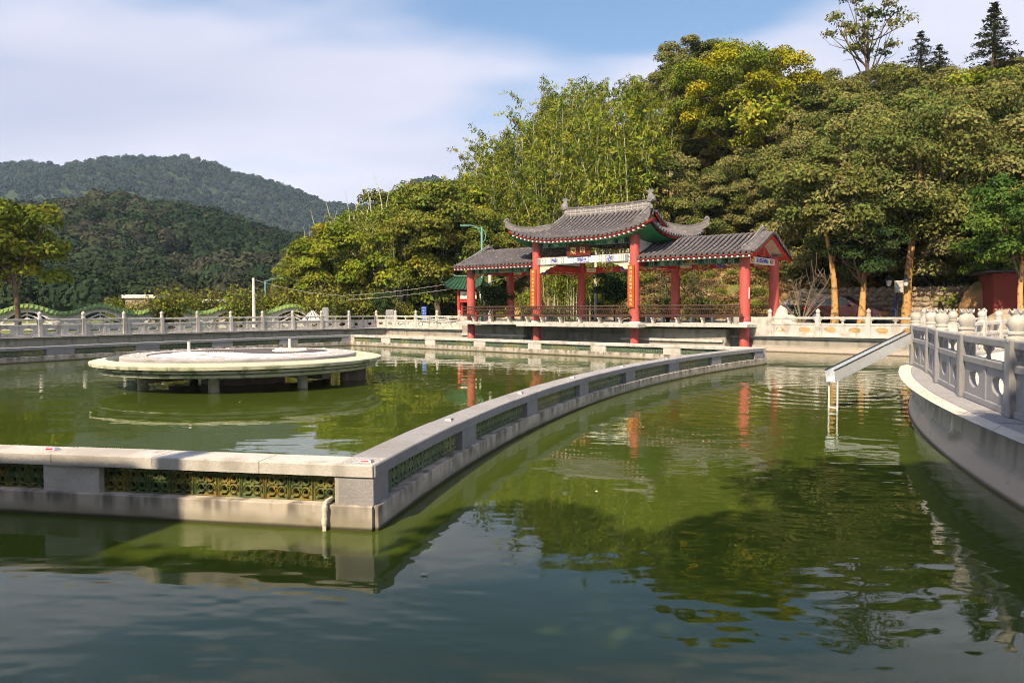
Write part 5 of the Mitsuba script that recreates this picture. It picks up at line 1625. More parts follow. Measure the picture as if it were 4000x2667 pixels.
# the left-hand thicket between the slope and the shrubs
for k, (u, d, kind) in enumerate([(1165, 78, 'fresh_0'), (1200, 75, 'rust_0'), (1300, 75.5, 'fresh_1'), (1215, 84, 'pale_bamboo_1'), (1275, 80, 'pale_bamboo_0'), (1335, 88, 'pale_bamboo_0'), (1390, 80, 'pale_bamboo_1'), (1440, 90, 'fresh_1'), (1475, 79, 'pale_bamboo_0'), (1530, 86, 'rust_0'), (1555, 76, 'pale_bamboo_0'), (1600, 92, 'rust_0'), (1640, 78, 'fresh_0'), (1690, 86, 'fresh_1'), (1715, 75, 'rust_0'), (1760, 80, 'fresh_0')]):
    x, y = (u - 2000) / 3005 * d, d
    z0 = float(ground_h(x, y))
    h = min((float(roof_of_trees(x, y)) - z0) * (1.0 if 'bam' in kind else 0.96), 15)
    nm, cat = ('bamboo_clump', 'bamboo') if 'bam' in kind else (('russet_tree', 'tree') if 'rust' in kind else ('broadleaf_tree', 'tree'))
    word = {'p': 'bamboo with pale tall stems', 'f': 'bright green leafy tree', 'r': 'russet-tinged tree'}[kind[0]]
    plant(kind, nm, x, y, h, 40 * k, f'{word}, {ORD[k]} from the left in the thicket left of the pavilion', cat, None, 0.2)

# single trees that stand out
def solo_tree(name, label, cat, x, y, tm, crown, col, bark, dz=0.2, z=None):
    key = thing(name, label, cat)
    M = np.eye(4)
    M[:3, 3] = x, y, (float(ground_h(x, y)) if z is None else z) - dz
    if isinstance(tm, tuple):
        part(key, 'limbs', tm[1], 'bark', smooth=True, to_world=M)
        tm = tm[0]
    part(key, 'trunk', tm, bark, smooth=True, to_world=M)
    if crown is not None:
        part(key, 'crown', crown, 'leaf', color=col, to_world=M)
    return key


x, y = (2890 - 2000) / 3005 * 78.0, 78.0
hh = float(roof_of_trees(x, y)) - float(ground_h(x, y))
solo_tree('yellow_green_tree', 'tallest broad tree of the slope, its spreading crown turning yellow', 'tree', x, y, *branchy_tree(131, hh, 7.6, hh - 6.2, 0.82, 74, 800, 0.25, YELLOW, 0.42, limbs=24, rc=(0.14, 0.23)), 'bark', 0.4)
x, y = (3370 - 2000) / 3005 * 80.0, 80.0
solo_tree('wispy_tree', 'tall thin-crowned tree rising above the skyline right of the yellow tree', 'tree', x, y, *branchy_tree(137, 16.0, 5.0, 13.0, 0.85, 24, 80, 0.36, OLIVE + DARK, 0.22, limbs=22, rc=(0.16, 0.28), shell=0.1), 'bark', 0.4)
for (u, vt, d, kind, lab) in ((3858, 29, 74, 'conifer_0', 'tall dark pointed conifer at the right end of the skyline'), (3578, 140, 76, 'conifer_1', 'shorter brownish conifer on the skyline left of the tall one'), (3650, 190, 79, 'conifer_1', 'half-hidden conifer between the two skyline conifers')):
    x, y = (u - 2000) / 3005 * d, d
    ztop = CAM[2] + d * (1210 - 0.0035 * (u - 2000) - vt) / 3005
    h = 9.0 if kind == 'conifer_0' else 6.5
    plant(kind, 'conifer', x, y, h, 33, lab, 'conifer', z=ztop - h, dz=0, sx=1.6 if kind == 'conifer_0' else 1.9)
for k, (u, d, h, kind, lab) in enumerate(((2760, 71.0, 8.0, 'olive_0', 'olive tree below the left half of the yellow crown'), (2860, 73.0, 7.5, 'olive_2', 'olive tree below the middle of the yellow crown'), (2985, 71.5, 8.5, 'olive_1', 'olive tree below the right half of the yellow crown'), (3120, 74.0, 8.5, 'olive_0', 'olive tree under the right edge of the yellow crown'))):
    plant(kind, 'olive_green_tree', (u - 2000) / 3005 * d, d, h, 60 * k, lab, 'tree', None, 0.4)
plant('bush_1', 'yellow_bush', (2965 - 2000) / 3005 * 67.5, 67.5, 3.2, 10, 'small bright yellow-green bush in the middle of the slope under the yellow tree', 'bush', z=float(CAM[2] + 67.5 * (1206 - 530) / 3005))
for k, (u, d, h, kind, lab) in enumerate(((2688, 86.5, 8.0, 'olive_2', 'olive tree filling the gap left of the yellow trunk, upper of two'), (2745, 84.5, 7.5, 'olive_0', 'olive tree filling the gap beside the yellow trunk, lower of two'), (2640, 97.0, 11.0, 'bamboo_1', 'high bamboo at the crest just left of the yellow tree'), (2715, 99.0, 10.5, 'olive_1', 'olive tree at the crest behind the left of the yellow crown'), (2620, 84.0, 11.0, 'bamboo_2', 'bamboo halfway up, left of the yellow tree'))):
    b_ = 'bamboo' in kind
    plant(kind, 'bamboo_clump' if b_ else 'olive_green_tree', (u - 2000) / 3005 * d, d, h, 60 * k, lab, 'bamboo' if b_ else 'tree', None, 0.4, sx=1.2)
# tree at the left edge, big glossy leaves
x, y = (68 - 2000) / 3005 * 54.5, 54.5
solo_tree('left_edge_tree'.replace('left_edge', 'camphor'), 'yellow-green leafy tree with a reddish trunk at the left edge behind the balustrade', 'tree', x, y,
          *branchy_tree(151, 9.4, 4.0, 6.1, 0.95, 34, 330, 0.33, [(0.22, 0.24, 0.03), (0.26, 0.27, 0.03), (0.16, 0.20, 0.028), (0.12, 0.155, 0.024)], 0.22, limbs=16, rc=(0.22, 0.33)), 'bark', 0.1)
# ochre trunks at the road
for (u, d, h, r, lean, sd, lab, pal, R, zc) in ((3541, 47.5, 15.0, 0.30, 0.6, 161, 'thick straight ochre trunk beside the twin lantern with a high olive crown', OLIVE, 5.0, 9.3),
                                               (3370, 45.5, 6.4, 0.24, -0.25, 162, 'short ochre-trunked tree with a dense dark green crown in front of the car', DARK, 2.15, 4.7),
                                               (3262, 45.8, 8.5, 0.22, -1.2, 163, 'slanting ochre-trunked tree over the rear of the parked car', OLIVE, 3.6, 7.4),
                                               (3575, 52.0, 13.0, 0.32, 2.2, 164, 'grey trunk leaning to the right behind the thick ochre trunk', OLIVE, 4.8, 8.6),
                                               (3905, 44.0, 6.5, 0.12, 0.1, 165, 'slender tree with a green crown left of the red shed', [(0.13, 0.19, 0.03), (0.17, 0.22, 0.035), (0.09, 0.14, 0.025)], 2.3, 4.5),
                                               (3985, 39.0, 8.2, 0.16, 0.0, 167, 'dense deep green tree hanging over the red shed at the right edge', [(0.085, 0.15, 0.03), (0.12, 0.19, 0.035), (0.06, 0.115, 0.025)], 2.9, 5.3),
                                               (3800, 57.0, 7.5, 0.15, 0.0, 168, 'orange-leaved tree on the bank above the rubble wall', [(0.36, 0.20, 0.05), (0.30, 0.2, 0.05), (0.42, 0.27, 0.06)], 3.0, 5.2),
                                               (3685, 49.0, 5.0, 0.11, 0.0, 166, 'young yellow-green tree with a thin trunk before the rubble wall', FRESH, 1.7, 3.3)):
    x, y = (u - 2000) / 3005 * d, d
    solo_tree('roadside_tree', lab, 'tree', x, y, *branchy_tree(sd, h, R, zc, 1.0, 44 if R > 3 else 30, 680, 0.17 if R < 3 else 0.215, pal, r, limbs=12, lean=lean, rc=(0.22, 0.36), split=True), 'bark_pale' if sd in (164, 166) else 'bark_ochre', 0.1)
plant('bare_0', 'bare_shrub', (3130 - 2000) / 3005 * 46.6, 46.6, 3.3, 20, 'leafless grey shrub with fanning twigs right of the pavilion', 'shrub')
plant('bare_0', 'bare_shrub', (3690 - 2000) / 3005 * 49.5, 49.5, 4.6, 80, 'pale dry twiggy shrub above the rubble wall', 'shrub')
plant('thin_0', 'small_tree', (2610 - 2000) / 3005 * 55.5, 55.5, 4.4, 10, 'small dark tree with spreading bare limbs behind the right bay of the pavilion', 'tree')
plant('thin_0', 'small_tree', (2740 - 2000) / 3005 * 56.5, 56.5, 4.2, 130, 'second thin spreading tree behind the right bay, nearer the red end column', 'tree')
plant('dark_0', 'dark_evergreen', (2405 - 2000) / 3005 * 57.5, 57.5, 4.4, 0, 'dark rounded evergreen seen through the middle bay of the pavilion', 'tree', sx=0.8)
plant('dark_0', 'dark_evergreen', (1930 - 2000) / 3005 * 58.5, 58.5, 3.6, 90, 'dark clipped evergreen seen through the left bay of the pavilion', 'tree', sx=0.85)
plant('dark_0', 'dark_evergreen', (1500 - 2000) / 3005 * 69, 69, 3.2, 200, 'small dark green bush tree left of the blue notice', 'tree', sx=0.7)
for k, u in enumerate((2150, 2195, 2240, 2300)):
    d = 61 + k % 2
    plant(f'bamboo_{k % 3}', 'bamboo_clump', (u - 2000) / 3005 * d, d, 8.5, 50 * k, f'bamboo clump seen through the middle bay, {("first second third fourth".split())[k]} from the left', 'bamboo')

# autumn shrubs along the tile-topped wall
ORD = 'first second third fourth fifth sixth seventh eighth ninth tenth eleventh twelfth thirteenth fourteenth fifteenth sixteenth'.split()
for k, (u, vt) in enumerate([(455, 1150), (565, 1165), (662, 1108), (720, 1130), (815, 1122), (905, 1175), (948, 1112), (1050, 1130), (1115, 1105), (1190, 1125), (1255, 1105), (1340, 1125), (1420, 1110), (1480, 1125), (1545, 1170), (1600, 1180)]):
    d = 57.0 + 0.0082 * (u + 330) + (2.4 if k % 4 != 2 else -1.0)
    x, y = (u - 2000) / 3005 * d, d
    h = CAM[2] + d * (1213 - vt) / 3005 - 0.84
    plant(f'shrub_{k % 3}', 'autumn_shrub', x, y, h, 71 * k, f'russet-green twiggy shrub behind the left balustrade, {ORD[k]} from the left of its row', 'shrub', None, 0.05, 0.84)

# undergrowth on the foot of the slope
rng = np.random.default_rng(12)
say('undergrowth', 'mixed low leafy undergrowth on the slope', kind='stuff')
cnt = 0
for k in range(300):
    s, q = rng.uniform(20, 100), 12.9 + rng.uniform(0, 1) ** 1.4 * 16
    if 56 < s < 72 and q < 18.5 and rng.uniform() < 0.72:
        continue
    x, y = sq_xy(s, q)
    if not -0.3 < x / y < 0.72:
        continue
    cnt += 1
    h = rng.uniform(0.7, 2.0)
    kk = h / 1.8
    scene[f'undergrowth__{cnt:03d}'] = {'type': 'instance', 'shapegroup': {'type': 'ref', 'id': f'proto_bush_{k % 2}'}, 'to_world': T().translate([float(x), float(y), float(ground_h(x, y)) - 0.15]).rotate([0, 0, 1], float(rng.uniform(0, 360))).scale([kk, kk, kk])}

say('dry_litter', 'heaps of dry brown leaves, ferns and low scrub on the bank', kind='stuff')
cnt = 0
for k in range(420):
    s, q = rng.uniform(50, 100), 12.7 + rng.uniform(0, 1) ** 1.3 * 9
    x, y = sq_xy(s, q)
    if not -0.16 < x / y < 0.40:
        continue
    cnt += 1
    kk = rng.uniform(0.35, 0.95)
    scene[f'dry_litter__{cnt:03d}'] = {'type': 'instance', 'shapegroup': {'type': 'ref', 'id': 'proto_dry_0' if k % 4 else 'proto_bush_0'}, 'to_world': T().translate([float(x), float(y), float(ground_h(x, y)) - 0.1]).rotate([0, 0, 1], float(rng.uniform(0, 360))).scale([kk, kk, kk * 0.8])}

# ---------------------------------------------------------------- far wooded hills
def ridge(name, label, prof, d_crest, d_foot, z_foot, seed, canopy):
    prof = np.array(prof, float)
    X = (prof[:, 0] - 2000) / 3005 * d_crest
    Z = CAM[2] + d_crest * (1210 - 0.0035 * (prof[:, 0] - 2000) - prof[:, 1]) / 3005

    def height(x, y):
        t = (y - d_foot) / (d_crest - d_foot)
        zc = np.interp(x, X, Z)
        nz = meshkit.fbm(np.stack([x / (d_crest * 0.10), y / (d_crest * 0.10), 0 * x], -1), 4, seed) - 0.5
        up = np.clip(t, 0, 1)
        prof_ = np.where(t <= 1, (0.25 * up + 0.75 * up ** 1.5), np.maximum(0, 1 - 0.8 * (t - 1)))
        return z_foot + np.maximum(zc - z_foot - canopy * 0.6, 0) * np.clip(prof_ + nz * 0.5 * np.sin(np.pi * np.clip(t, 0, 1)) ** 0.9, 0, 1.2)
    gx = np.linspace(X[0], X[-1], 90)
    gy = np.linspace(d_foot - (d_crest - d_foot) * 0.05, d_crest + (d_crest - d_foot) * 0.7, 40)
    GX, GY = np.meshgrid(gx, gy, indexing='ij')
    g = np.stack([GX, GY, height(GX, GY)], -1)
    m = strip(g)
    m.invert()
    scene[name] = mikit.ply(m, 'wooded_ground', smooth=True)
    say(name, label, kind='structure')
    return height, X


def canopy(key, label, height, x0, x1, y0, y1, n, r0, r1, nq, leaf, pal, seed, core=True, soft=0.4):
    rng = np.random.default_rng(seed)
    x, y = rng.uniform(x0, x1, n), rng.uniform(y0, y1, n)
    keep = np.abs(x / y) < 0.78
    x, y = x[keep], y[keep]
    n = len(x)
    z = height(x, y)
    r = rng.uniform(r0, r1, n)
    big = meshkit.fbm(np.stack([x / 45, y / 45, 0 * x], -1), 3, seed + 1)
    V, F, C, at = [], [], [], 0
    d = sphere_dirs(n * nq, rng).reshape(n, nq, 3)
    d[..., 2] = np.abs(d[..., 2]) * 1.0 - 0.15
    lump = 0.82 + 0.3 * rng.uniform(size=(n, nq, 1))
    c = np.stack([x, y, z + r * 0.75], -1)
    pos = c[:, None] + d * r[:, None, None] * lump * np.array([1, 1, 1.15])
    nrm = d + np.array([0, 0, 0.3]) + soft * rng.normal(size=d.shape)
    pidx = np.clip((big * 1.5 - 0.25 + 0.25 * rng.normal(size=n)) * len(pal), 0, len(pal) - 1).astype(int)
    base = np.asarray(pal)[pidx] * rng.uniform(0.75, 1.3, (n, 1))
    L = leaf * np.repeat(r / r1, nq) * rng.uniform(0.7, 1.4, n * nq)
    v, f = leaf_quads(pos.reshape(-1, 3), nrm.reshape(-1, 3), L, L * 0.8, rng)
    col = np.repeat(np.clip(np.repeat(base, nq, 0) * (1 + 0.35 * soft * rng.normal(size=(n * nq, 1))), 0.004, 0.5), 4, axis=0)
    V.append(v), F.append(f), C.append(col)
    at = len(v)
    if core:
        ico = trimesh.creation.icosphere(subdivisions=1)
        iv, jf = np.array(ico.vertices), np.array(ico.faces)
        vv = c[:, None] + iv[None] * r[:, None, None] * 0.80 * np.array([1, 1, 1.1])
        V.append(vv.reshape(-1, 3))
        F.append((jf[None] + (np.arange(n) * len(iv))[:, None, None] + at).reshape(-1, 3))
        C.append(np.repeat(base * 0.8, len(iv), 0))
    k = numbered(key)
    scene[k] = mikit.ply((np.vstack(V), np.vstack(F)), 'canopy_leaf', color=np.vstack(C))
    say(k, label, kind='stuff')


near_prof = [(-900, 860), (-300, 850), (0, 832), (113, 827), (310, 818), (369, 794), (452, 785), (494, 785), (524, 794), (595, 818), (708, 827), (833, 853), (952, 883), (1042, 925), (1131, 943), (1190, 955), (1400, 1010), (1700, 1090), (2100, 1150)]
far_prof = [(-1200, 700), (-500, 680), (0, 657), (60, 642), (137, 636), (196, 639), (262, 656), (333, 636), (440, 618), (506, 617), (607, 621), (684, 624), (720, 615), (792, 624), (893, 657), (952, 687), (1042, 705), (1131, 734), (1220, 770), (1309, 794), (1420, 812), (1500, 790), (1603, 722), (1700, 700), (1900, 760), (2300, 850), (3200, 900)]
hN, XN = ridge('hills', 'near wooded hill behind the left bank', near_prof, 360.0, 130.0, 0.6, 3, 6.0)
canopy('forest', 'dark green woods covering the nearer hill', hN, XN[0], XN[-1], 205, 374, 3000, 3.0, 5.6, 120, 1.35, [(0.02, 0.036, 0.02), (0.026, 0.044, 0.022), (0.036, 0.052, 0.028), (0.05, 0.058, 0.034), (0.052, 0.052, 0.038)], 5)
canopy('forest', 'dark woods at the foot of the nearer hill', hN, XN[0], XN[-1], 118, 205, 700, 2.6, 4.6, 420, 0.75, [(0.022, 0.038, 0.02), (0.03, 0.046, 0.022), (0.038, 0.052, 0.03), (0.046, 0.052, 0.034)], 15)
hF, XF = ridge('hills_001'.replace('_001', '_far') if 0 else 'mountain', 'far blue wooded mountain ridge', far_prof, 1500.0, 620.0, 4.0, 9, 12.0)
canopy('forest', 'blue-green woods covering the far mountain ridge', hF, XF[0], XF[-1], 640, 1530, 17000, 4.5, 8.5, 24, 4.6, [(0.016, 0.026, 0.018), (0.022, 0.034, 0.02), (0.03, 0.042, 0.024), (0.034, 0.038, 0.03)], 7, soft=0.2)

# ---------------------------------------------------------------- things round the pond
def at_px(u, d):
    """Plan position on the bearing measured in the photograph, d metres ahead."""
    return np.array([(u - 2000) / 3005 * d, d])


# undulating garden wall with a green tiled top, left
def crest(s):
    return 0.30 * math.cos(2 * math.pi * (s - 2.0) / 5.05)


WA, WB = at_px(-330, 57.0), at_px(1310, 70.5)
WL = float(np.hypot(*(WB - WA)))
WM = frame(*WA, 0.84, WB - WA)
gw = thing('garden_wall', 'pale brick garden wall with a dragon-back undulating top of green glazed tiles, behind the left balustrade', 'wall')
nb_ = int(WL / 5.05)
ss_ = np.linspace(0, WL, int(WL / 0.3) + 1)
H0 = 1.42
outline = [(s, H0 + crest(s)) for s in ss_]
wall_poly = Polygon([(0, -0.3)] + outline + [(WL, -0.3)])
wins, arcs_ = [], []
for k in range(nb_ + 2):
    c = 2.0 + 5.05 * k
    if c + 1.4 > WL:
        break
    lens = Point(c, -0.55).buffer(1.95, 24).intersection(sbox(c - 2, 0.52, c + 2, 3))
    wins.append(lens)
    arcs_.append((c, lens))
wall_poly = wall_poly.difference(unary_union(wins))
part(gw, 'brickwork', moved(ext_up(wall_poly, 0.22), WM), 'pale_brick')
for c, lens in arcs_:
    part(gw, 'window_surround', moved(ext_up(lens.buffer(0.13).difference(lens), 0.30, -0.06), WM), 'plaster')
    gr = unary_union([LineString([(c - 1.7, 0.5), (c, 1.25)]).buffer(0.05), LineString([(c + 1.7, 0.5), (c, 1.25)]).buffer(0.05), LineString([(c - 1.0, 0.5), (c, 0.95), (c + 1.0, 0.5)]).buffer(0.04), LineString([(c, 0.5), (c, 1.4)]).buffer(0.04)]).intersection(lens)
    part(gw, 'window_tracery', moved(ext_up(gr, 0.06, 0.08), WM), 'plaster')
g = []
for s in ss_:
    z = H0 + crest(s)
    g.append([(s, -0.30, z + 0.02), (s, -0.02, z + 0.20), (s, 0.11, z + 0.27), (s, 0.24, z + 0.20), (s, 0.52, z + 0.02), (s, 0.24, z + 0.0), (s, -0.02, z), (s, -0.30, z + 0.02)])
ct = part(gw, 'tiled_coping', moved(strip(g), WM), 'green_glaze')
part(ct, 'ridge', moved(tube([(s, 0.11, H0 + crest(s) + 0.28) for s in ss_], 0.065, 6), WM), 'green_glaze', smooth=50)
ctile = tube([(0, 0.05, 0.27), (0, -0.20, 0.14), (0, -0.38, 0.0)], [0.085, 0.095, 0.105], 6)
cshape = mikit.ply(ctile, 'green_glaze')
n = int(WL / 0.33)
for k in range(n):
    s = (k + 0.5) * WL / n
    M = np.eye(4)
    M[:3, 3] = s, 0, H0 + crest(s)
    part(ct, 'cover_tile', cshape, None, to_world=WM @ M)

# concrete utility pole and wires
x, y = at_px(993, 63.5)
up_ = thing('utility_pole', 'slim white concrete pole rising out of the autumn shrubs', 'pole')
part(up_, 'shaft', tube([(x, y, 0.8), (x, y, 5.0)], [0.15, 0.11], 10), 'pole_concrete', smooth=40)
part(up_, 'bracket', bar((x - 0.05, y, 4.8), (x + 0.35, y, 4.85), 0.03), 'dark_metal')
pa, pb, pc = np.array([x + 0.1, y, 4.85]), np.array([*at_px(1340, 68), 3.6]), np.array([*at_px(2380, 60.5), 7.0])


def cable(a, b, sag, n=14):
    t = np.linspace(0, 1, n)[:, None]
    p = a * (1 - t) + b * t
    p[:, 2] -= sag * 4 * t[:, 0] * (1 - t[:, 0])
    return p


solo('cable', tube(cable(pa, pb, 0.25), 0.013, 4), 'pole_concrete', 'thin pale cable sagging from the white concrete pole to the thicket', 'cable')
solo('cable', tube(cable(pb, np.array([*at_px(2085, 66), 6.1]), 0.45), 0.012, 4), 'pole_concrete', 'upper of the two pale cables rising towards the left bay of the pavilion', 'cable')
solo('cable', tube(cable(pb + [0.3, 0, -0.35], np.array([*at_px(2085, 65), 5.55]), 0.45), 0.012, 4), 'pole_concrete', 'lower of the two pale cables rising towards the left bay of the pavilion', 'cable')
solo('cable', tube(cable(np.array([*at_px(3140, 55), 7.4]), np.array([*at_px(3520, 53), 8.3]), 0.15), 0.012, 4), 'pole_concrete', 'thin pale cable strung between the dark trees right of the pavilion', 'cable')

# street lamp with a curved bracket, green
x, y = at_px(1884, 60)
sl = thing('street_lamp', 'tall turquoise street lamp with curved bracket behind the left wing of the pavilion', 'street lamp')
zt = CAM[2] + 60 * (1210 - 890) / 3005
part(sl, 'pole', tube([(x, y, 0.9), (x, y, zt + 0.05)], [0.11, 0.075], 10), 'lamp_green', smooth=40)
ux_ = np.array([1.0, 0, 0])
P = lambda dx, dz: (x + dx, y, zt + dz)
part(sl, 'arm', tube([P(0.05, -0.12), P(-0.35, 0.0), P(-0.75, 0.14), P(-1.0, 0.17)], 0.035, 6), 'lamp_green', smooth=40)
part(sl, 'lamp_head', moved(bx(-0.36, 0.36, -0.12, 0.12, -0.05, 0.05, 0.035), frame(x - 1.32, y, zt + 0.13, (1, 0.05))), 'lamp_green')
part(sl, 'brace', tube([P(-0.48, 0.05), P(-0.25, -0.16), P(-0.1, -0.48), P(-0.04, -0.7)], 0.025, 6), 'lamp_green', smooth=40)
part(sl, 'bracket', tube([P(0.03, -0.1), P(0.22, -0.3), P(0.31, -0.62), P(0.25, -0.95), P(0.04, -1.2)], 0.032, 6), 'lamp_green', smooth=40)
for k, (u, d, zt_, r, lab) in enumerate(((1880, 61.5, 6.3, 0.16, 'leaning white concrete pole seen through the left bay, beside the turquoise lamp'), (1915, 63.5, 7.2, 0.15, 'upright pale pole above the clipped evergreen in the left bay'), (2327, 59.0, 6.8, 0.13, 'slender pale pole before the dark evergreen in the middle bay'))):
    x, y = at_px(u, d)
    lean = 0.35 if k == 0 else 0.0
    solo('concrete_pole', tube([(x + lean, y, 1.0), (x - lean, y, zt_)], [r, r * 0.85], 10), 'pole_concrete', lab, 'pole', smooth=40)
x, y = at_px(1089, 72)
sl = thing('street_lamp', 'small turquoise lamp arm above the shrubs right of the white pole', 'street lamp')
part(sl, 'pole', tube([(x - 1.2, y, 0.9), (x - 1.2, y, 5.1)], 0.07, 8), 'lamp_green', smooth=40)
part(sl, 'arm', tube([(x - 1.2, y, 5.0), (x - 0.6, y, 5.25), (x, y, 5.3)], 0.035, 6), 'lamp_green', smooth=40)
part(sl, 'lamp_head', bx(x - 0.1, x + 0.5, y - 0.1, y + 0.1, 5.26, 5.36, 0.03), 'lamp_green')

# small roofed notice board, red posts, green tiles
nx_, ny_ = at_px(1820, 58.5)
NM = frame(nx_, ny_, float(ground_h(nx_, ny_)) - 0.05, (0.97, -0.24))
nb2 = thing('notice_shelter', 'small red-posted shelter with a green upturned tile roof and a white lettered board', 'shelter')
for X in (-0.55, 0.55):
    for Y in (0.0, 0.9):
        part(nb2, 'post', moved(tube([(X, Y, 0), (X, Y, 3.05)], 0.13, 12), NM), 'red_trim', smooth=40)
        part(nb2, 'base', moved(bx(X - 0.2, X + 0.2, Y - 0.2, Y + 0.2, 0, 0.5, 0.02), NM), 'dark_metal')
part(nb2, 'tie_beam', moved(bx(-0.55, 0.55, -0.06, 0.06, 2.1, 2.28), NM), 'red_trim')
bd = part(nb2, 'board', moved(bx(-0.40, 0.9, -0.16, -0.10, 2.34, 2.92, 0.01), NM), 'pale_gold')
part(bd, 'face', moved(bx(-0.32, 0.82, -0.17, -0.155, 2.42, 2.84), NM), 'sign_white')
for k, nm in enumerate(('shui', 'jing', 'ren')):
    part(bd, 'character', moved(ext_up(affinity.translate(glyph(nm, 0.22, 1.1), -0.16 + 0.28 * k, 2.52), 0.01, -0.18), NM), 'ink')
rows_ = []
rf_z = lambda t, s: 3.05 + 0.95 * t ** 1.3 + 0.45 * (1 - t) * abs(s) ** 3
half = []
for sgn in (-1, 1):
    g = [[(s * (1.55 - 0.5 * t), 0.45 + sgn * 1.15 * (1 - t), rf_z(t, s)) for s in np.linspace(-1, 1, 13)] for t in np.linspace(0, 1, 7)]
    half.append(strip(g))
for sgn in (-1, 1):
    g = [[(sgn * (1.55 - 0.5 * t), 0.45 + s * 1.15 * (1 - t), rf_z(t, s)) for s in np.linspace(-1, 1, 9)] for t in np.linspace(0, 1, 7)]
    half.append(strip(g))
rfk = part(nb2, 'roof', moved(join(half), NM), 'green_dark')
for k in range(11):
    s = -0.95 + 0.19 * k
    part(rfk, 'tile_row', moved(tube([(s * (1.55 - 0.5 * t), 0.45 - 1.15 * (1 - t), rf_z(t, s) + 0.03) for t in np.linspace(0, 1, 6)], 0.06, 6), NM), 'green_dark', smooth=50)
part(rfk, 'ridge', moved(tube([(-1.15, 0.45, 4.2), (-0.9, 0.45, 4.08), (0.9, 0.45, 4.08), (1.15, 0.45, 4.2)], 0.09, 8), NM), 'green_dark', smooth=50)
for sx in (-1, 1):
    part(rfk, 'corner_scroll', moved(tube([(sx * 1.1, 0.2, 3.95), (sx * 1.45, -0.45, 3.55), (sx * 1.62, -0.75, 3.62), (sx * 1.68, -0.82, 3.85), (sx * 1.6, -0.76, 3.98)], [0.06, 0.07, 0.07, 0.06, 0.04], 6), NM), 'green_dark', smooth=50)

# blue notice, stone stele, hung chain, white parasol
x, y = at_px(1657, 62)
M = frame(x, y, 0.8, (0.98, -0.2))
bs = thing('blue_notice', 'narrow upright blue notice with rows of white lettering left of the pavilion', 'sign')
part(bs, 'panel', moved(bx(-0.2, 0.2, -0.03, 0.03, 0.6, 1.8, 0.01), M), 'sign_blue')
for X in (-0.13, 0.13):
    part(bs, 'leg', moved(bar((X, 0, 0), (X, 0, 0.6), 0.03), M), 'dark_metal')
for r in range(5):
    for q in range(4):
        part(bs, 'character', moved(ext_up(affinity.translate(glyph(('shui', 'li', 'ren', 'si', 'jing', 'ba')[(r * 3 + q) % 6], 0.07, 1.2), -0.17 + 0.09 * q, 1.66 - 0.23 * r), 0.008, -0.038), M), 'sign_white')
for u, d, w, h, lab in ((1272, 66, 0.3, 1.75, 'weathered grey stone tablet standing behind the left balustrade beside the white parasol'), (1525, 66, 0.38, 1.55, 'rounded white stone tablet carved with faint writing, left of the dark green bush')):
    x, y = at_px(u, d)
    solo('stone_tablet', moved(bx(-w, w, -0.12, 0.12, 0, h, 0.08), frame(x, y, 0.8, (0.98, -0.15))), 'granite_grey', lab, 'stone tablet')
x, y = at_px(1222, 66)
pr = thing('parasol', 'half-closed white parasol with dark ribs behind the left balustrade', 'parasol')
cone, ribs = [], []
for k in range(12):
    a0, a1 = 2 * math.pi * k / 12, 2 * math.pi * (k + 1) / 12
    am = (a0 + a1) / 2
    top = (x, y, 2.42)
    cone.append(trimesh.Trimesh([top, (x + 1.1 * math.cos(a0), y + 1.1 * math.sin(a0), 1.35), (x + 1.02 * math.cos(am), y + 1.02 * math.sin(am), 1.28), (x + 1.1 * math.cos(a1), y + 1.1 * math.sin(a1), 1.35)], [[0, 1, 2], [0, 2, 3]], process=False))
    part(pr, 'rib', bar((x, y, 2.44), (x + 1.13 * math.cos(a0), y + 1.13 * math.sin(a0), 1.34), 0.02, 4), 'dark_metal')
part(pr, 'canopy', join(cone), 'white_paint')
part(pr, 'pole', bar((x, y, 0.8), (x, y, 2.5), 0.025), 'dark_metal')
a, b = np.array([*at_px(1630, 60.5), 1.75]), np.array([*at_px(1790, 57.5), 1.75])
solo('rope', tube(cable(a, b, 0.12), 0.03, 5), 'sign_white', 'pale rope slung behind the white balustrade below the notice shelter', 'rope')

# parked dark car, seen from its rear left quarter
CP = on_far(52.1, -GAP - 9.3)
p_rear, d_ = at_px(3150, 49.3), -D_FAR
CM = frame(*p_rear, float(ground_h(*p_rear)), d_)           # local x forward, +y away from the viewer
car = thing('parked_car', 'dark maroon sport utility car parked behind the right balustrade, red tail lamp showing', 'car')
body = Polygon([(0.05, 0.35), (0.0, 0.62), (0.06, 0.98), (0.18, 1.12), (1.0, 1.14), (3.45, 1.06), (4.25, 0.95), (4.62, 0.72), (4.66, 0.42), (4.5, 0.28), (0.3, 0.26)])
wheel_c = [(0.95, 0.36), (3.75, 0.36)]
body = body.difference(unary_union([Point(*c).buffer(0.42, 12) for c in wheel_c]))


def smooth_prism(poly, w, inset):
    """Extruded profile whose flanks draw in a little at the edges."""
    m = []
    for k, (y0, y1) in enumerate(((-w, -w + 0.08), (-w + 0.08, w - 0.08), (w - 0.08, w))):
        m.append(ext_up(poly if k == 1 else poly.buffer(-inset), y1 - y0, y0))
    return join(m)


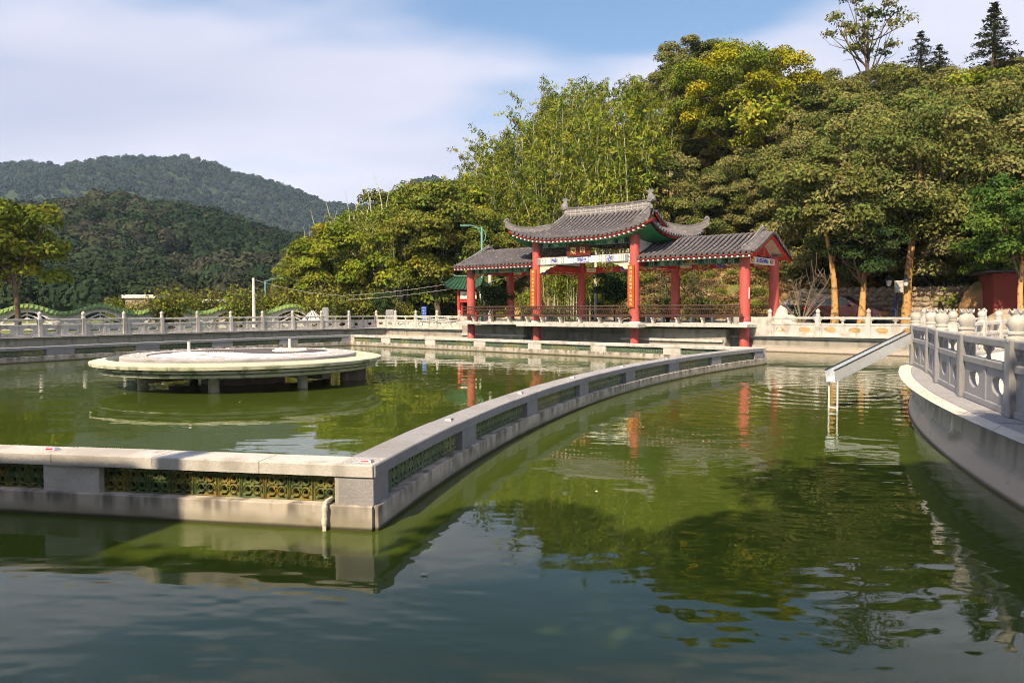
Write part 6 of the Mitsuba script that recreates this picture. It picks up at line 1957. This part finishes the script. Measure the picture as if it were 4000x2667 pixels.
part(car, 'body', moved(smooth_prism(body, 0.93, 0.03), CM), 'car_paint', smooth=25)
cabin = Polygon([(0.16, 1.10), (0.42, 1.52), (0.75, 1.66), (1.9, 1.70), (2.55, 1.62), (3.45, 1.07)])
v2, f2 = trimesh.creation.triangulate_polygon(cabin, engine='earcut')
ring = np.array(cabin.exterior.coords)[:-1]
prof_ = lambda z: 0.90 - 0.26 * max(0, (z - 1.06) / 0.64) ** 1.1
vv, ff, n_ = [], [], len(ring)
for sgn in (-1, 1):
    vv += [(a, sgn * prof_(b), b) for a, b in ring]
vv = np.array(vv)
ff = [[i, (i + 1) % n_, n_ + (i + 1) % n_] for i in range(n_)] + [[i, n_ + (i + 1) % n_, n_ + i] for i in range(n_)]
tri = [[np.argmin(np.abs(ring - v2[i]).sum(1)) for i in t] for t in f2]
ff += tri + [[t[0] + n_, t[2] + n_, t[1] + n_] for t in tri]
part(car, 'cabin', moved(trimesh.Trimesh(vv, ff, process=False), CM), 'car_paint', smooth=30)
for nm, pg in (('rear_quarter_window', [(0.55, 1.16), (0.72, 1.48), (1.0, 1.55), (1.12, 1.16)]), ('rear_door_window', [(1.18, 1.16), (1.06, 1.56), (1.92, 1.60), (1.98, 1.16)]), ('front_door_window', [(2.04, 1.16), (1.98, 1.60), (2.5, 1.53), (3.1, 1.15)])):
    for sgn in (-1, 1):
        q = np.array([(a, sgn * (prof_(b) + 0.008), b) for a, b in pg])
        part(car, nm, moved(trimesh.Trimesh(q, [[0, 1, 2], [0, 2, 3]], process=False), CM), 'car_glass')
q = np.array([(0.20, -0.72, 1.14), (0.20, 0.72, 1.14), (0.50, 0.62, 1.55), (0.50, -0.62, 1.55)]) + [-0.06, 0, 0.02]
part(car, 'rear_window', moved(trimesh.Trimesh(q, [[0, 1, 2], [0, 2, 3]], process=False), CM), 'car_glass')
for sgn in (-1, 1):
    part(car, 'tail_lamp', moved(bx(-0.015, 0.26, sgn * 0.93 - 0.06 if sgn < 0 else 0.62, -0.62 if sgn < 0 else 0.945, 0.86, 1.02, 0.02), CM), 'tail_red')
    part(car, 'roof_rail', moved(tube([(0.8, sgn * 0.62, 1.70), (1.0, sgn * 0.62, 1.74), (2.3, sgn * 0.62, 1.72), (2.5, sgn * 0.62, 1.66)], 0.022, 6), CM), 'chrome', smooth=40)
    part(car, 'window_trim', moved(tube([(0.55, sgn * (prof_(1.16) + 0.012), 1.15), (1.9, sgn * (prof_(1.16) + 0.012), 1.145), (3.1, sgn * (prof_(1.14) + 0.012), 1.135)], 0.012, 5), CM), 'chrome')
    part(car, 'mirror', moved(bx(2.85, 3.05, sgn * 0.98 - 0.09, sgn * 0.98 + 0.09, 1.12, 1.28, 0.04), CM), 'car_paint')
    for cx_, cz_ in wheel_c:
        w_ = lathe([(0.0, -0.11), (0.33, -0.11), (0.365, -0.08), (0.365, 0.08), (0.33, 0.11), (0, 0.11)], 24)
        R_ = np.array([[1, 0, 0, cx_], [0, 0, -1, sgn * 0.84], [0, 1, 0, 0.365], [0, 0, 0, 1.0]])
        wk = part(car, 'wheel', moved(w_, CM @ R_), 'rubber', smooth=40)
        r2 = lathe([(0.0, -0.125), (0.05, -0.128), (0.22, -0.115), (0.23, 0.115), (0.05, 0.128), (0, 0.125)], 20)
        part(wk, 'rim', moved(r2, CM @ R_), 'chrome', smooth=40)
part(car, 'rear_bumper', moved(bx(-0.05, 0.3, -0.88, 0.88, 0.42, 0.66, 0.05), CM), 'car_paint')
q = bx(-0.062, -0.05, -0.26, 0.26, 0.72, 0.84)
part(car, 'number_plate', moved(q, CM), 'sign_blue')

# twin lantern lamp post with a control box
x, y = at_px(3503, 46.8)
zg = float(ground_h(x, y))
tl = thing('lantern_post', 'dark post with two hooded lanterns and a pale control box, before the thick ochre trunk', 'street lamp')
part(tl, 'pole', tube([(x, y, zg), (x, y, 3.9)], [0.09, 0.06], 10), 'dark_metal', smooth=40)
part(tl, 'pole_base', bx(x - 0.15, x + 0.15, y - 0.15, y + 0.15, zg, zg + 0.5, 0.03), 'dark_metal')
part(tl, 'control_box', bx(x - 0.24, x + 0.24, y - 0.3, y - 0.07, 3.25, 3.98, 0.03), 'granite_white')
part(tl, 'arm', tube([(x - 0.5, y, 3.65), (x - 0.25, y, 3.5), (x, y, 3.62), (x + 0.25, y, 3.5), (x + 0.5, y, 3.65)], 0.03, 6), 'dark_metal', smooth=40)
for sgn in (-1, 1):
    m = lathe([(0, 0), (0.11, 0.02), (0.17, 0.34), (0, 0.34)], 8)
    m.apply_translation((x + sgn * 0.52, y, 3.66))
    lk = part(tl, 'lantern', m, 'lamp_glass')
    m = lathe([(0, 0), (0.28, 0.0), (0.26, 0.05), (0.10, 0.20), (0.04, 0.32), (0.0, 0.36)], 12)
    m.apply_translation((x + sgn * 0.52, y, 4.0))
    part(lk, 'hood', m, 'dark_metal', smooth=40)
part(tl, 'blue_hose', tube([(x - 0.1, y - 0.08, 3.2), (x - 0.16, y - 0.1, 2.3), (x - 0.12, y - 0.1, zg)], 0.02, 6), 'sign_blue')

# bin, ventilation cabinet, boulders
x, y = at_px(3112, 48.6)
bn = thing('rubbish_bin', 'dark green wheeled rubbish bin between the grey cabinet and the car', 'bin')
Mb = frame(x, y, float(ground_h(x, y)), (0.8, -0.6))
part(bn, 'body', moved(trimesh.Trimesh(np.array([(sx * (0.38 if z else 0.3), sy * (0.36 if z else 0.28), 0.08 + z) for sx in (-1, 1) for sy in (-1, 1) for z in (0, 0.95)])).convex_hull, Mb), 'bin_green')
part(bn, 'lid', moved(bx(-0.42, 0.42, -0.42, 0.4, 1.04, 1.14, 0.04), Mb), 'bin_green')
for nm, xo in (('li', -0.22), ('ren', 0.04)):
    part(bn, 'character', moved(ext_up(affinity.translate(glyph(nm, 0.16, 1.1), xo, 0.62), 0.006, -0.37), Mb), 'sign_white')
for X in (-0.28, 0.28):
    part(bn, 'wheel', moved(tube([(X - 0.03, 0.25, 0.1), (X + 0.03, 0.25, 0.1)], 0.1, 12), Mb), 'rubber')
x, y = at_px(3080, 49.4)
cb = thing('metal_cabinet', 'grey louvred metal cabinet beside the end column of the pavilion', 'cabinet')
Mb = frame(x, y, float(ground_h(x, y)), (0.8, -0.6))
part(cb, 'box', moved(bx(-0.34, 0.34, -0.25, 0.25, 0, 1.4, 0.02), Mb), 'granite_grey')
for k in range(11):
    part(cb, 'louvre', moved(bx(-0.28, 0.28, -0.275, -0.25, 0.18 + 0.105 * k, 0.24 + 0.105 * k), Mb), 'granite_white')


def rock(name, label, x, y, z, r, seed, m='pale_rock'):
    ico = trimesh.creation.icosphere(subdivisions=3)
    v = np.array(ico.vertices)
    k = 0.72 + 0.55 * meshkit.fbm(v * 1.4 + seed, 4, seed)
    v = v * k[:, None] * np.asarray(r) + [x, y, z]
    return solo(name, trimesh.Trimesh(v, ico.faces, process=False), m, label, 'rock', smooth=True)


x, y = at_px(3050, 44.6)
rock('boulder', 'tall pale boulder standing behind the right balustrade beside the end column', x, y, 1.55, (0.42, 0.35, 0.85), 3)
x, y = at_px(3082, 44.3)
rock('boulder', 'rounder pale boulder just right of the tall one behind the balustrade', x, y, 1.35, (0.5, 0.4, 0.62), 8)
x, y = at_px(3930, 37.5)
rock('boulder', 'broad brown boulder on the terrace in front of the red shed', x, y, 1.25, (1.25, 0.7, 0.95), 15, 'rubble')

# rubble retaining wall along the foot of the slope, right
rw = thing('rubble_wall', 'dark rubble stone wall at the foot of the slope behind the parked car', 'stone wall')
a, b = on_far(57.0, -GAP - 12.6), on_far(36.0, -GAP - 12.6)
RM = frame(*a, 1.2, b - a)
L = float(np.hypot(*(b - a)))
part(rw, 'backing', moved(bx(0, L, 0.1, 0.6, -0.3, 2.35), RM), 'rubble')
rng = np.random.default_rng(4)
stones = [mikit.ply(trimesh.Trimesh((lambda v: v * (0.75 + 0.4 * rng.uniform(size=(len(v), 1))))(np.array(trimesh.creation.icosphere(subdivisions=1).vertices)), trimesh.creation.icosphere(subdivisions=1).faces, process=False), 'rubble') for _ in range(6)]
z = 0.0
while z < 2.3:
    hgt = rng.uniform(0.26, 0.38)
    s = rng.uniform(0, 0.3)
    while s < L:
        w_ = rng.uniform(0.35, 0.7)
        M = np.eye(4)
        M[:3, 3] = s + w_ / 2, 0.12, z + hgt / 2
        M[0, 0], M[1, 1], M[2, 2] = w_ * 0.56, 0.22, hgt * 0.58
        part(rw, 'stone', stones[int(rng.integers(6))], None, to_world=RM @ M)
        s += w_
    z += hgt
# sunlit earth bank end of the wall
x, y = at_px(3860, 44.3)
rock('rock_outcrop', 'sunlit ochre rock outcrop at the right end of the rubble wall', x, y, 2.0, (1.5, 1.1, 2.0), 21, 'red_soil')

# red shed with a roller shutter at the right edge
x, y = at_px(3880, 41.0)
sh = thing('red_shed', 'dark red shed with a ribbed roller shutter at the right edge', 'shed')
SM = frame(x, y, 1.15, (0.93, -0.36))
part(sh, 'wall', moved(bx(0, 6.5, 0, 4.0, 0, 3.0), SM), 'red_wall')
part(sh, 'roof', moved(bx(-0.5, 7.0, -0.6, 4.5, 3.02, 3.16, 0.02), SM), 'dark_metal')
dk = part(sh, 'shutter_frame', moved(bx(1.15, 4.2, -0.06, 0.0, 0, 2.5), SM), 'shutter_red')
for k in range(22):
    part(dk, 'shutter_slat', moved(bx(1.25, 4.1, -0.10, -0.061, 0.05 + 0.108 * k, 0.14 + 0.108 * k, 0.012), SM), 'shutter_red')

# low far houses glimpsed over the garden wall
for u, d, w_, h_, lab in ((548, 105, 4.0, 3.2, 'low far house with a pale roof edge glimpsed over the garden wall'), (840, 110, 3.0, 2.6, 'small brown far house half hidden by the shrubs')):
    x, y = at_px(u, d)
    fh = thing('far_house', lab, 'house')
    part(fh, 'wall', bx(x - w_ / 2, x + w_ / 2, y, y + 5, 0.5, 0.84 + h_), 'rubble')
    part(fh, 'roof', bx(x - w_ / 2 - 0.3, x + w_ / 2 + 0.3, y - 0.3, y + 5.3, 0.84 + h_ + 0.003, 0.84 + h_ + 0.5, 0.03), 'plaster')

# ---------------------------------------------------------------- behind the viewer: what casts the shade on the near wall and water
gh = thing('waterside_hall', 'tiled hall on the near bank behind the viewer, its roof shading the near basin wall', 'building')
HM = frame(*on_near(54.4, BANK_OFF + 1.65), 0.84, D_NEAR)
part(gh, 'wall', moved(bx(0.3, 16, -0.9, 0.9, 0, 6.2), HM), 'plaster')
hr_ = Polygon([(-1.9, 6.0), (0, 7.42), (1.9, 6.0), (1.9, 5.9), (-1.9, 5.9)])
rfm = ext(hr_, 17.0)
rfm.apply_transform(np.array([[0, 0, 1, 0], [1, 0, 0, 0], [0, 1, 0, 0], [0, 0, 0, 1.0]]))
rk = part(gh, 'roof', moved(rfm, HM), 'roof_tile')
for k in range(46):
    s = 0.15 + k * 0.36
    part(rk, 'ridge_tile', moved(lathe([(0, 0), (0.13, 0), (0.12, 0.08), (0, 0.12)], 8), HM @ tr(s, 0, 7.38)), 'roof_tile')
part(gh, 'chimney_finial', moved(bx(-0.02, 0.28, -0.1, 0.1, 6.4, 8.2, 0.03), HM), 'roof_tile')
plant('olive_1', 'shade_tree', -4.6, -4.4, 10.5, 40, 'leafy tree on the near bank behind the viewer', 'tree', z=0.84)
plant('olive_2', 'shade_tree', -8.6, -7.0, 11.0, 140, 'second leafy tree on the near bank, farther behind the viewer', 'tree', z=0.84)
plant('olive_0', 'shade_tree', 2.6, -2.6, 13.0, 260, 'tallest leafy tree on the near bank, straight behind the viewer', 'tree', z=0.84)

# ---------------------------------------------------------------- the air
scene['haze_air'] = {'type': 'homogeneous', 'albedo': {'type': 'rgb', 'value': [0.56, 0.77, 1.0]}, 'sigma_t': 0.00013}
scene['haze'] = {'type': 'cube', 'to_world': T().translate([0, 1150, 170]).scale([2300, 1500, 180]), 'bsdf': {'type': 'null'}, 'interior': {'type': 'ref', 'id': 'haze_air'}}
say('haze', 'thin blue haze that veils the far hills', kind='stuff')
